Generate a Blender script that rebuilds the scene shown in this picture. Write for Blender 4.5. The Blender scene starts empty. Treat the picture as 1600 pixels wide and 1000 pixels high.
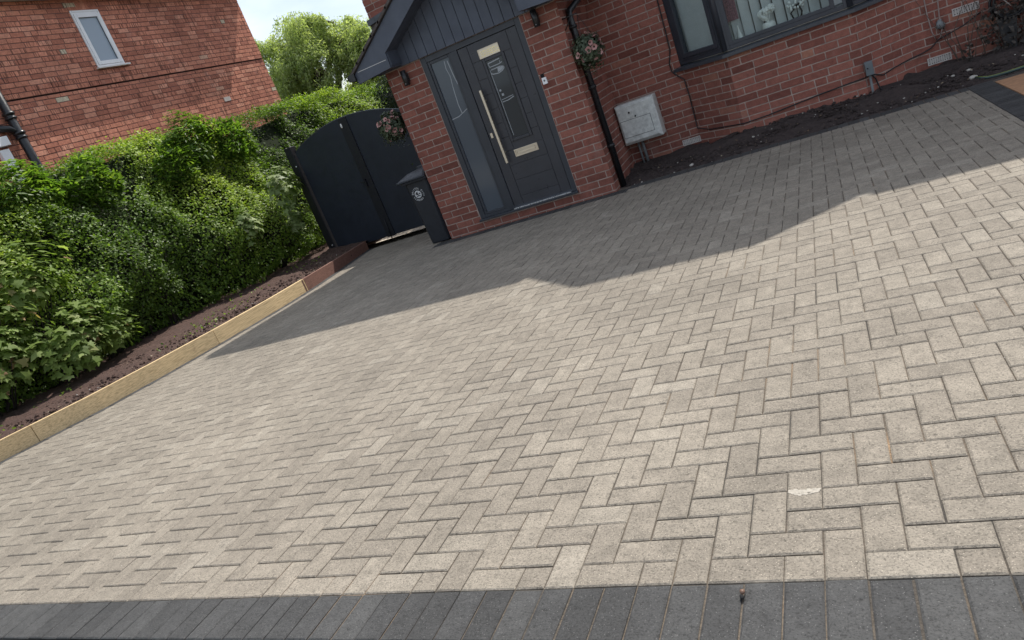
import bpy, math, random
import numpy as np
from mathutils import Vector, Matrix
random.seed(7); RNG = np.random.default_rng(11)
R = math.radians
S = 1.146                      # metres per layout unit
CAMH = 1.42256
sc = bpy.context.scene

# ------------------------------------------------------------------ camera
cd = bpy.data.cameras.new("camera"); cam = bpy.data.objects.new("camera", cd)
sc.collection.objects.link(cam); sc.camera = cam
cd.sensor_width = 36; cd.lens = 1120.63 / 1600 * 36; cd.clip_end = 3000; cd.clip_start = 0.05
_r = Vector((0.87361, 0.33977, -0.34836)); _d = Vector((-0.19368, -0.41396, -0.88945)); _f = Vector((-0.44642, 0.84451, -0.29584))
_m = Matrix((( _r.x, -_d.x, -_f.x), (_r.y, -_d.y, -_f.y), (_r.z, -_d.z, -_f.z)))
cam.matrix_world = Matrix.Translation((0, 0, CAMH * S)) @ _m.to_4x4()

# ------------------------------------------------------------------ sky, sun, exposure
SUN = Vector((0.85, 3.38, 4.4)).normalized()
w = bpy.data.worlds.new("World"); sc.world = w; w.use_nodes = True
nt = w.node_tree; nt.nodes.clear()
wo = nt.nodes.new("ShaderNodeOutputWorld"); bg = nt.nodes.new("ShaderNodeBackground")
sky = nt.nodes.new("ShaderNodeTexSky"); sky.sky_type = 'NISHITA'; sky.sun_disc = False
sky.sun_elevation = math.asin(SUN.z); sky.sun_rotation = math.atan2(SUN.x, SUN.y)
sky.air_density = 1.0; sky.dust_density = 2.2; sky.ozone_density = 1.0
tc = nt.nodes.new("ShaderNodeTexCoord"); mp = nt.nodes.new("ShaderNodeMapping"); mp.inputs['Scale'].default_value = (1, 1, 2.6)
nz = nt.nodes.new("ShaderNodeTexNoise"); nz.inputs['Scale'].default_value = 2.2; nz.inputs['Detail'].default_value = 7; nz.inputs['Roughness'].default_value = .55
cr = nt.nodes.new("ShaderNodeValToRGB"); cr.color_ramp.elements[0].position = .42; cr.color_ramp.elements[1].position = .66
cr.color_ramp.elements[0].color = (.2, .2, .2, 1); cr.color_ramp.elements[1].color = (.8, .8, .8, 1)
mx = nt.nodes.new("ShaderNodeMix"); mx.data_type = 'RGBA'; mx.inputs['B'].default_value = (8.0, 8.5, 9.1, 1)
nt.links.new(tc.outputs['Generated'], mp.inputs['Vector']); nt.links.new(mp.outputs[0], nz.inputs['Vector'])
nt.links.new(nz.outputs[0], cr.inputs[0]); nt.links.new(cr.outputs[0], mx.inputs['Factor'])
nt.links.new(sky.outputs[0], mx.inputs['A']); nt.links.new(mx.outputs['Result'], bg.inputs['Color'])
nt.links.new(bg.outputs[0], wo.inputs[0]); bg.inputs['Strength'].default_value = 0.128
sl = bpy.data.lights.new("sun", 'SUN'); so = bpy.data.objects.new("sun", sl); sc.collection.objects.link(so)
sl.energy = 4.2; sl.angle = R(0.53); sl.color = (1.0, .95, .87)
so.rotation_euler = SUN.to_track_quat('Z', 'Y').to_euler()
sc.view_settings.view_transform = 'Standard'; sc.view_settings.look = 'None'; sc.view_settings.gamma = 1
sc.view_settings.exposure = 0.35

# ------------------------------------------------------------------ materials
def newmat(name):
    m = bpy.data.materials.new(name); m.use_nodes = True
    n = m.node_tree; b = n.nodes["Principled BSDF"]; return m, n, b
def L(n, a, b): n.links.new(a, b)
def rgba(c): return (c[0], c[1], c[2], 1)
def tex(n, kind, scale, detail=3, rough=.55, vec=None, sc3=None):
    t = n.nodes.new("ShaderNodeTex" + kind)
    t.inputs['Scale'].default_value = scale
    if kind == 'Noise': t.inputs['Detail'].default_value = detail; t.inputs['Roughness'].default_value = rough
    c = n.nodes.new("ShaderNodeTexCoord"); o = c.outputs['Object']
    if sc3:
        q = n.nodes.new("ShaderNodeMapping"); q.inputs['Scale'].default_value = sc3; L(n, o, q.inputs[0]); o = q.outputs[0]
    L(n, o, t.inputs['Vector']); return t
def ramp(n, src, stops):
    r = n.nodes.new("ShaderNodeValToRGB"); e = r.color_ramp.elements
    while len(e) < len(stops): e.new(.5)
    for i, (p, c) in enumerate(stops): e[i].position = p; e[i].color = rgba(c) if hasattr(c, '__len__') else (c, c, c, 1)
    L(n, src, r.inputs[0]); return r.outputs[0]
def mix(n, fac, a, b, mode='MIX'):
    x = n.nodes.new("ShaderNodeMix"); x.data_type = 'RGBA'; x.blend_type = mode
    for s, v in (('Factor', fac), ('A', a), ('B', b)):
        if isinstance(v, (int, float)): x.inputs[s].default_value = v
        elif isinstance(v, tuple): x.inputs[s].default_value = rgba(v)
        else: L(n, v, x.inputs[s])
    return x.outputs['Result']
def attr(n, name='rnd'):
    a = n.nodes.new("ShaderNodeAttribute"); a.attribute_name = name; return a.outputs['Fac']
def bump(n, b, h, strength=.3, dist=.01):
    u = n.nodes.new("ShaderNodeBump"); u.inputs['Strength'].default_value = strength; u.inputs['Distance'].default_value = dist
    L(n, h, u.inputs['Height']); L(n, u.outputs[0], b.inputs['Normal'])
def plain(name, col, rough=.6, metal=0, var=.15, nscale=9, bumpk=0, spec=.5, coat=0):
    m, n, b = newmat(name)
    t = tex(n, 'Noise', nscale, 5, .6)
    d = tuple(c * (1 - var) for c in col); e = tuple(min(1, c * (1 + var)) for c in col)
    L(n, ramp(n, t.outputs[0], [(.3, d), (.7, e)]), b.inputs['Base Color'])
    t2 = tex(n, 'Noise', nscale * 3.3, 3)
    L(n, ramp(n, t2.outputs[0], [(.3, max(0, rough - .09)), (.7, min(1, rough + .09))]), b.inputs['Roughness'])
    b.inputs['Metallic'].default_value = metal; b.inputs['Specular IOR Level'].default_value = spec
    b.inputs['Coat Weight'].default_value = coat
    if bumpk: bump(n, b, tex(n, 'Noise', 160, 3).outputs[0], bumpk, .004)
    return m
def paver_mat(name, stops, light):
    m, n, b = newmat(name); r = attr(n)
    c = ramp(n, r, stops)
    big = tex(n, 'Noise', 1.1, 4).outputs[0]; mid = tex(n, 'Noise', 14, 6, .65).outputs[0]; fine = tex(n, 'Noise', 150, 4, .7).outputs[0]
    c = mix(n, 1.0, c, ramp(n, big, [(.3, .86), (.7, 1.10)]), 'MULTIPLY')
    c = mix(n, 1.0, c, ramp(n, mid, [(.3, .80), (.7, 1.15)]), 'MULTIPLY')
    c = mix(n, 1.0, c, ramp(n, fine, [(.36, .50), (.48, 1.0), (.58, 1.02), (.68, 1.30)]), 'MULTIPLY')
    n2 = tex(n, 'Noise', 44, 5, .68).outputs[0]; c = mix(n, 1.0, c, ramp(n, n2, [(.30, .55), (.42, .97), (.6, 1.0), (.72, 1.2)]), 'MULTIPLY')
    v = tex(n, 'Voronoi', 95); n3 = tex(n, 'Noise', 52, 2, .5, sc3=(1, 1.5, 1)).outputs[0]; ln = ramp(n, n3, [(.478, 0), (.497, .75), (.516, 0)]); lm = ramp(n, tex(n, 'Noise', 9, 3).outputs[0], [(.48, 0), (.6, 1)])
    c = mix(n, mix(n, 1., ln, lm, 'MULTIPLY'), c, tuple(x * .45 for x in light))
    dots = ramp(n, v.outputs['Distance'], [(.07, 1), (.17, 0)])
    c = mix(n, dots, c, tuple(min(.8, x * 1.9) for x in light))
    v2 = tex(n, 'Voronoi', 61); pits = ramp(n, v2.outputs['Distance'], [(.06, .75), (.14, 0)])
    c = mix(n, pits, c, tuple(x * .42 for x in light))
    st = tex(n, 'Noise', 5.5, 8, .62, sc3=(1, 1.7, 1)).outputs[0]; stm = ramp(n, st, [(.66, 0), (.74, .55)])
    c = mix(n, stm, c, tuple(min(.75, x * 1.45) for x in light))
    L(n, c, b.inputs['Base Color']); b.inputs['Roughness'].default_value = .82; b.inputs['Specular IOR Level'].default_value = .35
    h = mix(n, .6, fine, n2); bump(n, b, h, .8, .008); return m
PAV = paver_mat("concrete_paver", [(0, (.232, .203, .165)), (.5, (.260, .228, .185)), (.9, (.278, .245, .199)), (1, (.308, .274, .225))], (.26, .228, .185))
DPAV = paver_mat("charcoal_paver", [(0, (.050, .050, .050)), (.6, (.062, .062, .062)), (1, (.076, .076, .075))], (.085, .084, .082))
def sand_mat():
    m, n, b = newmat("jointing_sand")
    c = ramp(n, tex(n, 'Noise', 2.3, 4).outputs[0], [(.40, (.065, .058, .050)), (.6, (.15, .12, .09)), (.78, (.36, .24, .14))])
    c = mix(n, 1., c, ramp(n, tex(n, 'Noise', 120, 4, .7).outputs[0], [(.3, .5), (.7, 1.4)]), 'MULTIPLY')
    L(n, c, b.inputs['Base Color']); b.inputs['Roughness'].default_value = .95; bump(n, b, tex(n, 'Noise', 200, 4).outputs[0], .8, .005); return m
SAND = sand_mat()
def brick_mat(name, stops, nz_amt=.2, crease=False):
    m, n, b = newmat(name)
    c = ramp(n, attr(n), stops)
    mid = tex(n, 'Noise', 18, 6, .7).outputs[0]; fine = tex(n, 'Noise', 110, 4, .7).outputs[0]; big = tex(n, 'Noise', .9, 3).outputs[0]; wx = tex(n, 'Noise', 2.6, 6, .65).outputs[0]
    c = mix(n, 1., c, ramp(n, mid, [(.3, 1 - nz_amt), (.7, 1 + nz_amt)]), 'MULTIPLY')
    c = mix(n, 1., c, ramp(n, fine, [(.3, .75), (.7, 1.2)]), 'MULTIPLY')
    c = mix(n, 1., c, ramp(n, big, [(.3, .82), (.7, 1.15)]), 'MULTIPLY')
    c = mix(n, ramp(n, wx, [(.60, 0), (.76, .38)]), c, (.30, .24, .21))
    c = mix(n, ramp(n, wx, [(.26, .45), (.38, 0)]), c, (.07, .045, .04))
    h = mix(n, .35, mid, fine)
    if crease:
        wv = tex(n, 'Noise', 10, 3, .5, sc3=(3.2, 3.2, .22)).outputs[0]
        k = mix(n, 1., ramp(n, wv, [(.36, .38), (.44, 1.12), (.54, 1.12), (.62, .5)]), (1, 1, 1), 'MULTIPLY')
        msk = ramp(n, attr(n, 'kind'), [(.45, 0), (.55, 1)])
        c = mix(n, msk, c, mix(n, 1., c, k, 'MULTIPLY'))
        h = mix(n, msk, h, wv)
    L(n, c, b.inputs['Base Color']); b.inputs['Roughness'].default_value = .85; b.inputs['Specular IOR Level'].default_value = .3
    bump(n, b, h, .5, .008); return m
BRICK = brick_mat("red_brick", [(0, (.16, .056, .042)), (.12, (.205, .075, .056)), (.5, (.25, .093, .069)), (.93, (.285, .112, .083)), (1, (.33, .15, .10))])
BRICK2 = brick_mat("rustic_orange_brick", [(0, (.38, .145, .095)), (.2, (.47, .183, .12)), (.55, (.54, .218, .14)), (.80, (.59, .248, .162)), (.985, (.66, .31, .21)), (.993, (.58, .50, .36)), (1, (.6, .52, .38))], .25, True)
MORT = plain("pink_grey_mortar", (.36, .275, .235), .95, var=.25, nscale=14, bumpk=.5)
MORT2 = plain("dark_mortar", (.14, .085, .078), .95, var=.3, nscale=14, bumpk=.5)
ANTH = plain("anthracite_frame", (.036, .040, .050), .38, var=.12, nscale=5, bumpk=.06)
CLAD = plain("slate_blue_cladding", (.070, .082, .110), .5, var=.15, nscale=4, bumpk=.15)
DOORM = plain("door_skin", (.040, .041, .049), .36, var=.12, nscale=5, bumpk=.12)
BLACKP = plain("black_plastic", (.014, .015, .017), .33, var=.2, nscale=8, bumpk=.08)
BINM = plain("bin_plastic", (.017, .020, .027), .5, var=.2, nscale=12, bumpk=.25)
GATEM = plain("gate_board", (.016, .021, .032), .5, var=.18, nscale=3, bumpk=.1)
GATEF = plain("gate_frame", (.008, .009, .013), .55, var=.2, nscale=5)
GOLD = plain("brushed_gold", (.72, .63, .50), .42, .85, var=.04, nscale=20)
STEEL = plain("aluminium", (.75, .76, .78), .3, 1, var=.08)
WHITE = plain("white_upvc", (.86, .87, .88), .35, var=.05, nscale=5)
WHITEP = plain("white_paint", (.72, .71, .68), .5, var=.08)
GREYBOX = plain("weathered_grey_plastic", (.60, .61, .58), .7, var=.22, nscale=22, bumpk=.3)
GREYPIPE = plain("grey_plastic", (.17, .18, .185), .55, var=.2)
VENTM = plain("pale_terracotta_vent", (.46, .42, .39), .8, var=.2, nscale=25, bumpk=.3)
DARK = plain("dark_void", (.006, .006, .007), .9, var=.1)
ROOFT = plain("brown_roof_tile", (.085, .072, .066), .85, var=.35, nscale=13, bumpk=.6)
LEAD = plain("lead_flashing", (.08, .088, .10), .6, var=.3, nscale=9)
CABLE = plain("black_cable", (.01, .01, .012), .45, var=.2)
GREYC = plain("grey_cable", (.28, .22, .2), .5, var=.2)
HOSE = plain("green_hose", (.035, .06, .055), .4, var=.2)
HOSEY = plain("hose_stripe", (.20, .26, .03), .4, var=.1)
SLAB = plain("orange_sandstone_slab", (.40, .22, .12), .9, var=.2, nscale=16, bumpk=.5)
ASPH = plain("asphalt", (.05, .05, .052), .95, var=.3, nscale=30, bumpk=.8)
PATHM = plain("tarmac_pavement", (.06, .06, .06), .9, var=.2, nscale=6, bumpk=.5)
PALE = plain("pale_gravel_path", (.50, .44, .36), .95, var=.25, nscale=30, bumpk=.8)
SOFF = plain("soffit_paint", (.55, .55, .54), .6, var=.06)
BARK = plain("bark", (.055, .040, .030), .95, var=.35, nscale=20, bumpk=.9)
TWIG = plain("dark_twig", (.028, .022, .017), .95, var=.35, nscale=20)
BLIND = plain("blind_fabric", (.60, .60, .58), .9, var=.05, nscale=12)
CREAM = plain("cream_ceramic", (.80, .78, .72), .3, var=.06)
PETALW = plain("white_petal", (.86, .85, .80), .7, var=.1, nscale=40)
PINKC = plain("patterned_pink_curtain", (.28, .13, .15), .9, var=.6, nscale=60)
ROOMW = plain("room_wall", (.30, .29, .28), .9, var=.05)
PETAL = plain("pink_petal", (.46, .25, .23), .7, var=.2, nscale=30)
PETALD = plain("flower_throat", (.10, .03, .035), .7, var=.2)
STONE = plain("pale_stone", (.42, .39, .35), .85, var=.2, nscale=20, bumpk=.4)
DEAD = plain("dead_leaves", (.085, .065, .05), .95, var=.4, nscale=20)
def soil_mat(name, col):
    m, n, b = newmat(name)
    c = ramp(n, tex(n, 'Noise', 26, 8, .72).outputs[0], [(.3, tuple(x * .5 for x in col)), (.55, col), (.8, tuple(x * 1.7 for x in col))])
    v = tex(n, 'Voronoi', 38); c = mix(n, ramp(n, v.outputs['Distance'], [(.03, .6), (.07, 0)]), c, tuple(min(.5, x * 3) for x in col))
    L(n, c, b.inputs['Base Color']); b.inputs['Roughness'].default_value = .97; bump(n, b, tex(n, 'Noise', 60, 8, .75).outputs[0], 1., .03); return m
SOILD = soil_mat("dark_soil", (.062, .044, .040)); SOILR = soil_mat("reddish_soil", (.105, .060, .047)); EARTH = soil_mat("garden_earth", (.10, .085, .06))
def wood_mat(name, a, bcol, knot):
    m, n, b = newmat(name)
    g = tex(n, 'Noise', 7, 8, .65, sc3=(16, .45, 16)).outputs[0]
    c = ramp(n, g, [(.36, tuple(x * .9 for x in a)), (.46, tuple((x + y_) / 2 for x, y_ in zip(a, bcol))), (.54, bcol), (.64, tuple(min(.85, x * 1.08) for x in bcol)), (.68, tuple((x + y_) / 2 for x, y_ in zip(a, bcol))), (.74, bcol)])
    c = mix(n, 1., c, ramp(n, attr(n), [(0, .82), (1, 1.12)]), 'MULTIPLY')
    v = tex(n, 'Voronoi', 3.1, sc3=(1, 1, 1.6)); c = mix(n, ramp(n, v.outputs['Distance'], [(.055, .95), (.095, 0)]), c, knot)
    s = tex(n, 'Noise', 3.5, 6, .7).outputs[0]; c = mix(n, ramp(n, s, [(.6, 0), (.72, .35)]), c, (.20, .11, .07))
    L(n, c, b.inputs['Base Color']); b.inputs['Roughness'].default_value = .75; bump(n, b, g, .35, .005); return m
WOOD = wood_mat("green_treated_pine", (.48, .345, .18), (.70, .52, .29), (.16, .05, .03))
WOODR = wood_mat("red_brown_sleeper", (.13, .066, .05), (.20, .10, .075), (.06, .025, .02))
def leaf_mat(name, stops, rough=.38, trans=.35, spec=.5):
    m, n, b = newmat(name)
    c = ramp(n, attr(n), stops)
    c = mix(n, 1., c, ramp(n, tex(n, 'Noise', 2.2, 4).outputs[0], [(.3, .75), (.7, 1.2)]), 'MULTIPLY')
    L(n, c, b.inputs['Base Color']); b.inputs['Roughness'].default_value = rough; b.inputs['Specular IOR Level'].default_value = spec
    t = n.nodes.new("ShaderNodeBsdfTranslucent"); L(n, mix(n, 1., c, (1.25, 1.35, .6), 'MULTIPLY'), t.inputs[0])
    x = n.nodes.new("ShaderNodeMixShader"); x.inputs[0].default_value = trans
    L(n, b.outputs[0], x.inputs[1]); L(n, t.outputs[0], x.inputs[2]); L(n, x.outputs[0], n.nodes["Material Output"].inputs[0]); return m
PRIVET = leaf_mat("privet_leaf", [(0, (.06, .11, .018)), (.45, (.12, .20, .03)), (.8, (.20, .30, .045)), (1, (.32, .41, .07))], .46, .45, .32)
LAUREL = leaf_mat("bright_shrub_leaf", [(0, (.06, .12, .02)), (.5, (.11, .20, .03)), (.85, (.18, .29, .045)), (1, (.28, .38, .07))], .42, .5, .32)
SYCA = leaf_mat("sycamore_leaf", [(0, (.11, .17, .04)), (.5, (.18, .26, .06)), (.86, (.28, .37, .11)), (.94, (.33, .41, .15)), (1, (.40, .24, .15))], .55, .45, .25)
SYCP = leaf_mat('pale_sycamore_leaf', [(0, (.12, .18, .05)), (.5, (.20, .27, .09)), (.9, (.30, .37, .15)), (1, (.42, .45, .26))], .5, .4, .35)
WILLOW = leaf_mat("willow_leaf", [(0, (.26, .32, .14)), (.5, (.38, .44, .22)), (1, (.52, .56, .33))], .6, .6, .2)
DKLEAF = leaf_mat("dark_evergreen_leaf", [(0, (.014, .026, .012)), (.7, (.028, .05, .02)), (1, (.07, .09, .05))], .5, .25, .3)
PETU = leaf_mat("petunia_leaf", [(0, (.035, .05, .028)), (.6, (.07, .095, .055)), (1, (.14, .17, .11))], .55, .3)
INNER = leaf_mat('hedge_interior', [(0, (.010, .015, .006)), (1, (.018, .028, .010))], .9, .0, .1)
def glass_mat(name, tint, body=.0, bodycol=(.1, .1, .1), rough=.02):
    m, n, b = newmat(name)
    tr = n.nodes.new("ShaderNodeBsdfTransparent"); tr.inputs[0].default_value = rgba(tint)
    gl = n.nodes.new("ShaderNodeBsdfGlossy"); gl.inputs['Roughness'].default_value = rough; gl.inputs[0].default_value = (.9, .95, 1, 1)
    fr = n.nodes.new("ShaderNodeFresnel"); fr.inputs[0].default_value = 1.55
    df = n.nodes.new("ShaderNodeBsdfDiffuse"); df.inputs[0].default_value = rgba(bodycol)
    a = n.nodes.new("ShaderNodeMixShader"); a.inputs[0].default_value = body; L(n, tr.outputs[0], a.inputs[1]); L(n, df.outputs[0], a.inputs[2])
    ge = n.nodes.new("ShaderNodeNewGeometry"); mm = n.nodes.new("ShaderNodeMath"); mm.operation = 'SUBTRACT'; mm.use_clamp = True; L(n, fr.outputs[0], mm.inputs[0]); L(n, ge.outputs['Backfacing'], mm.inputs[1])
    x = n.nodes.new("ShaderNodeMixShader"); L(n, mm.outputs[0], x.inputs[0]); L(n, a.outputs[0], x.inputs[1]); L(n, gl.outputs[0], x.inputs[2])
    L(n, x.outputs[0], n.nodes["Material Output"].inputs[0]); return m
GLASS = glass_mat("clear_glass", (.86, .9, .9))
FROST = glass_mat("frosted_glass", (.5, .5, .5), .93, (.085, .10, .12), .12)
DGLASS = glass_mat("dark_door_glass", (.3, .3, .3), .9, (.045, .05, .055), .05)
NGLASS = glass_mat("curtained_glass", (.5, .5, .5), .96, (.36, .43, .50), .35)
REFLECT = plain("drawn_reflection_and_bead", (.34, .36, .38), .5, var=.1)  # pale grey for strips drawn in place of glass reflections
EMBW = plain("white_print", (.55, .56, .57), .6, var=.1, nscale=40)

# ------------------------------------------------------------------ mesh helpers
COL = sc.collection
def tag(o, label=None, cat=None, group=None, kind=None):
    if label: o['label'] = label
    if cat: o['category'] = cat
    if group: o['group'] = group
    if kind: o['kind'] = kind
    return o
def empty(name, loc, label=None, cat=None, group=None):
    o = bpy.data.objects.new(name, None); COL.objects.link(o); o.location = Vector(loc) * S; o.empty_display_size = .2
    tag(o, label, cat, group); return o
class MB:
    def __init__(s): s.v = []; s.f = []; s.mi = []; s.a = []; s.k = []; s.sm = []
    def add(s, vs, fs, mi=0, a=None, k=0., smooth=False):
        o = len(s.v); s.v += [tuple(v) for v in vs]; r = random.random() if a is None else a
        for f in fs: s.f.append([i + o for i in f]); s.mi.append(mi); s.a.append(r); s.k.append(k); s.sm.append(smooth)
    def box(s, x0, x1, y0, y1, z0, z1, mi=0, fr=None, a=None, k=0.):
        vs = [(x, y, z) for z in (z0, z1) for y in (y0, y1) for x in (x0, x1)]
        fs = [(0, 2, 3, 1), (4, 5, 7, 6), (0, 1, 5, 4), (2, 6, 7, 3), (0, 4, 6, 2), (1, 3, 7, 5)]
        if fr:
            vs = [fr(*v) for v in vs]; o_, a_, b_, c_ = (Vector(vs[i]) for i in (0, 1, 2, 4))
            if (a_ - o_).cross(b_ - o_).dot(c_ - o_) < 0: fs = [f[::-1] for f in fs]
        s.add(vs, fs, mi, a, k)
    def hexa(s, b, t, mi=0, a=None):      # bottom ring, top ring (ccw from above)
        n = len(b); s.add(list(b) + list(t), [tuple(range(n))[::-1], tuple(range(n, 2 * n))] + [(i, (i + 1) % n, n + (i + 1) % n, n + i) for i in range(n)], mi, a)
    def prism(s, poly, y0, y1, mi=0, fr=None, a=None):   # poly in (x,z), extruded along y
        n = len(poly); vs = [(p[0], y0, p[1]) for p in poly] + [(p[0], y1, p[1]) for p in poly]
        if fr: vs = [fr(*v) for v in vs]
        s.add(vs, [tuple(range(n)), tuple(range(n, 2 * n))[::-1]] + [(i, n + i, n + (i + 1) % n, (i + 1) % n) for i in range(n)], mi, a)
    def tube(s, pts, r, n=8, mi=0, cap=True, a=None):
        pts = [Vector(p) for p in pts]; rs = r if isinstance(r, (list, tuple)) else [r] * len(pts); rings = []; up = Vector((0, 0, 1))
        t0 = (pts[1] - pts[0]).normalized(); x = t0.cross(up)
        if x.length < .05: x = Vector((1, 0, 0))
        x.normalize()
        for i, p in enumerate(pts):
            t = (pts[min(i + 1, len(pts) - 1)] - pts[max(i - 1, 0)]).normalized(); x = (x - t * x.dot(t)).normalized(); y = t.cross(x)
            rings += [tuple(p + (x * math.cos(2 * math.pi * j / n) + y * math.sin(2 * math.pi * j / n)) * rs[i]) for j in range(n)]
        fs = [(i * n + j, i * n + (j + 1) % n, (i + 1) * n + (j + 1) % n, (i + 1) * n + j) for i in range(len(pts) - 1) for j in range(n)]
        if cap: fs += [tuple(range(n))[::-1], tuple(range((len(pts) - 1) * n, len(pts) * n))]
        s.add(rings, fs, mi, a, smooth=True)
    def lathe(s, prof, c, n=20, mi=0, a=None):
        vs = [(c[0] + r * math.cos(2 * math.pi * j / n), c[1] + r * math.sin(2 * math.pi * j / n), c[2] + z) for r, z in prof for j in range(n)]
        m = len(prof); fs = [(i * n + j, i * n + (j + 1) % n, (i + 1) * n + (j + 1) % n, (i + 1) * n + j) for i in range(m - 1) for j in range(n)]
        fs += [tuple(range(n))[::-1], tuple(range((m - 1) * n, m * n))]; s.add(vs, fs, mi, a, smooth=True)
    def ball(s, c, r, mi=0, nu=10, nv=6, sq=(1, 1, 1), a=None, jit=0):
        prof = [(math.sin(math.pi * i / nv), -math.cos(math.pi * i / nv)) for i in range(nv + 1)]
        vs = []
        for pr, pz in prof:
            for j in range(nu):
                q = 1 + random.uniform(-jit, jit); vs.append((c[0] + pr * r * sq[0] * q * math.cos(2 * math.pi * j / nu), c[1] + pr * r * sq[1] * q * math.sin(2 * math.pi * j / nu), c[2] + pz * r * sq[2] * q))
        s.add(vs, [(i * nu + j, i * nu + (j + 1) % nu, (i + 1) * nu + (j + 1) % nu, (i + 1) * nu + j) for i in range(nv) for j in range(nu)], mi, a, smooth=True)
    def build(s, name, mats, parent=None, bevel=0, smooth=None):
        if not isinstance(mats, (list, tuple)): mats = [mats]
        me = bpy.data.meshes.new(name); v = np.array(s.v, dtype=float) * S
        if parent is not None:
            loc = Vector((0, 0, 0)); p = parent
            while p: loc += p.location; p = p.parent
            v = v - np.array(loc)
        me.from_pydata(v.tolist(), [], s.f); me.validate()
        for m in mats: me.materials.append(m)
        if len(me.polygons) == len(s.f):
            me.polygons.foreach_set('material_index', s.mi); me.polygons.foreach_set('use_smooth', s.sm)
            at = me.attributes.new('rnd', 'FLOAT', 'FACE'); at.data.foreach_set('value', s.a)
            at = me.attributes.new('kind', 'FLOAT', 'FACE'); at.data.foreach_set('value', s.k)
        else: print('VALIDATE changed', name, len(me.polygons), len(s.f))
        o = bpy.data.objects.new(name, me); COL.objects.link(o)
        if parent: o.parent = parent
        if bevel:
            b = o.modifiers.new('bevel', 'BEVEL'); b.width = bevel * S; b.segments = 2; b.limit_method = 'ANGLE'; b.angle_limit = R(40); b.harden_normals = False
        return o
def zg(y): return .2213 - .0303 * min(max(y, 1.1), 8.6)

# ------------------------------------------------------------------ ground, road, paths
g = MB(); ys = [-900, -60, -3.2, 1.1, 8.6, 60, 900]
for i in range(len(ys) - 1):
    a, b = ys[i], ys[i + 1]
    g.add([(-900, a, zg(a) - .055), (900, a, zg(a) - .055), (900, b, zg(b) - .055), (-900, b, zg(b) - .055)], [(0, 1, 2, 3)])
tag(g.build('ground', EARTH), kind='structure')
g = MB(); g.box(-60, 60, -.6, 1.165, .10, .183); tag(g.build('pavement', PATHM), kind='structure')
g = MB(); g.box(-60, 60, -.75, -.6, .02, .178); tag(g.build('kerb', STONE), kind='structure')
g = MB(); g.box(-60, 60, -6.5, -.75, .02, .085); tag(g.build('road', ASPH), kind='structure')
g = MB(); g.add([(-7.0, 8.95, -.035), (-4.77, 8.95, -.035), (-4.77, 15, -.03), (-7.0, 15, -.03)], [(0, 1, 2, 3)]); tag(g.build('gravel_path', PALE), kind='structure')

# ------------------------------------------------------------------ block paving
U = .0886
TB = [(1.165, -7.30), (2.0, -6.95), (3.01, -6.42), (3.74, -6.17), (4.4, -6.06), (5.2, -5.985), (6.0, -5.965), (6.75, -6.01), (7.39, -6.12), (8.62, -6.36)]
def tbx(y):
    for (y0, x0), (y1, x1) in zip(TB, TB[1:]):
        if y <= y1 or y1 == TB[-1][0]: return x0 + (x1 - x0) * (y - y0) / (y1 - y0)
BW = .188
def clip(poly, nx, ny, c):      # keep nx*x+ny*y >= c
    out = []
    for i in range(len(poly)):
        a, b = poly[i], poly[(i + 1) % len(poly)]; da = nx * a[0] + ny * a[1] - c; db = nx * b[0] + ny * b[1] - c
        if da >= 0: out.append(a)
        if (da > 0) != (db > 0) and da != db:
            t = da / (da - db); out.append((a[0] + (b[0] - a[0]) * t, a[1] + (b[1] - a[1]) * t))
    return out
def area(p): return sum(p[i][0] * p[(i + 1) % len(p)][1] - p[(i + 1) % len(p)][0] * p[i][1] for i in range(len(p))) / 2
def inset(p, d):
    n = len(p); out = []
    for i in range(n):
        a, b, c = p[i - 1], p[i], p[(i + 1) % n]
        e1 = (b[0] - a[0], b[1] - a[1]); e2 = (c[0] - b[0], c[1] - b[1]); l1 = math.hypot(*e1); l2 = math.hypot(*e2)
        if l1 < 1e-6 or l2 < 1e-6: return None
        n1 = (-e1[1] / l1, e1[0] / l1); n2 = (-e2[1] / l2, e2[0] / l2); k = 1 + n1[0] * n2[0] + n1[1] * n2[1]
        if k < .15: return None
        out.append((b[0] + (n1[0] + n2[0]) / k * d, b[1] + (n1[1] + n2[1]) / k * d))
    return out
def paver(mb, poly, gap=.0015, ch=.0048):
    q = [poly[0]]
    for p in poly[1:]:
        if math.hypot(p[0] - q[-1][0], p[1] - q[-1][1]) > .002: q.append(p)
    if math.hypot(q[0][0] - q[-1][0], q[0][1] - q[-1][1]) < .002: q.pop()
    if len(q) < 3: return
    A = area(q)
    if A < 0: q = q[::-1]; A = -A
    if A < .0006: return
    gp = gap * random.uniform(.6, 1.9)
    o = inset(q, gp); i2 = inset(q, gp + ch)
    if not o or not i2 or area(i2) < .0003: return
    cx = sum(p[0] for p in q) / len(q); cy = sum(p[1] for p in q) / len(q)
    dz = random.gauss(0, .0006); tx = random.gauss(0, .004); ty = random.gauss(0, .004); n = len(q)
    z = lambda p, off: zg(p[1]) + dz + tx * (p[0] - cx) + ty * (p[1] - cy) + off
    vs = [(p[0], p[1], z(p, -.02)) for p in o] + [(p[0], p[1], z(p, -.0032)) for p in o] + [(p[0], p[1], z(p, 0)) for p in i2]
    fs = [tuple(range(2 * n, 3 * n))] + [(k * n + i, k * n + (i + 1) % n, (k + 1) * n + (i + 1) % n, (k + 1) * n + i) for k in (0, 1) for i in range(n)]
    mb.add(vs, fs, 0, random.random())
X0, Y0 = -.485, 1.36
XR = 1.06; YB = 7.285
light = MB()
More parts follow.
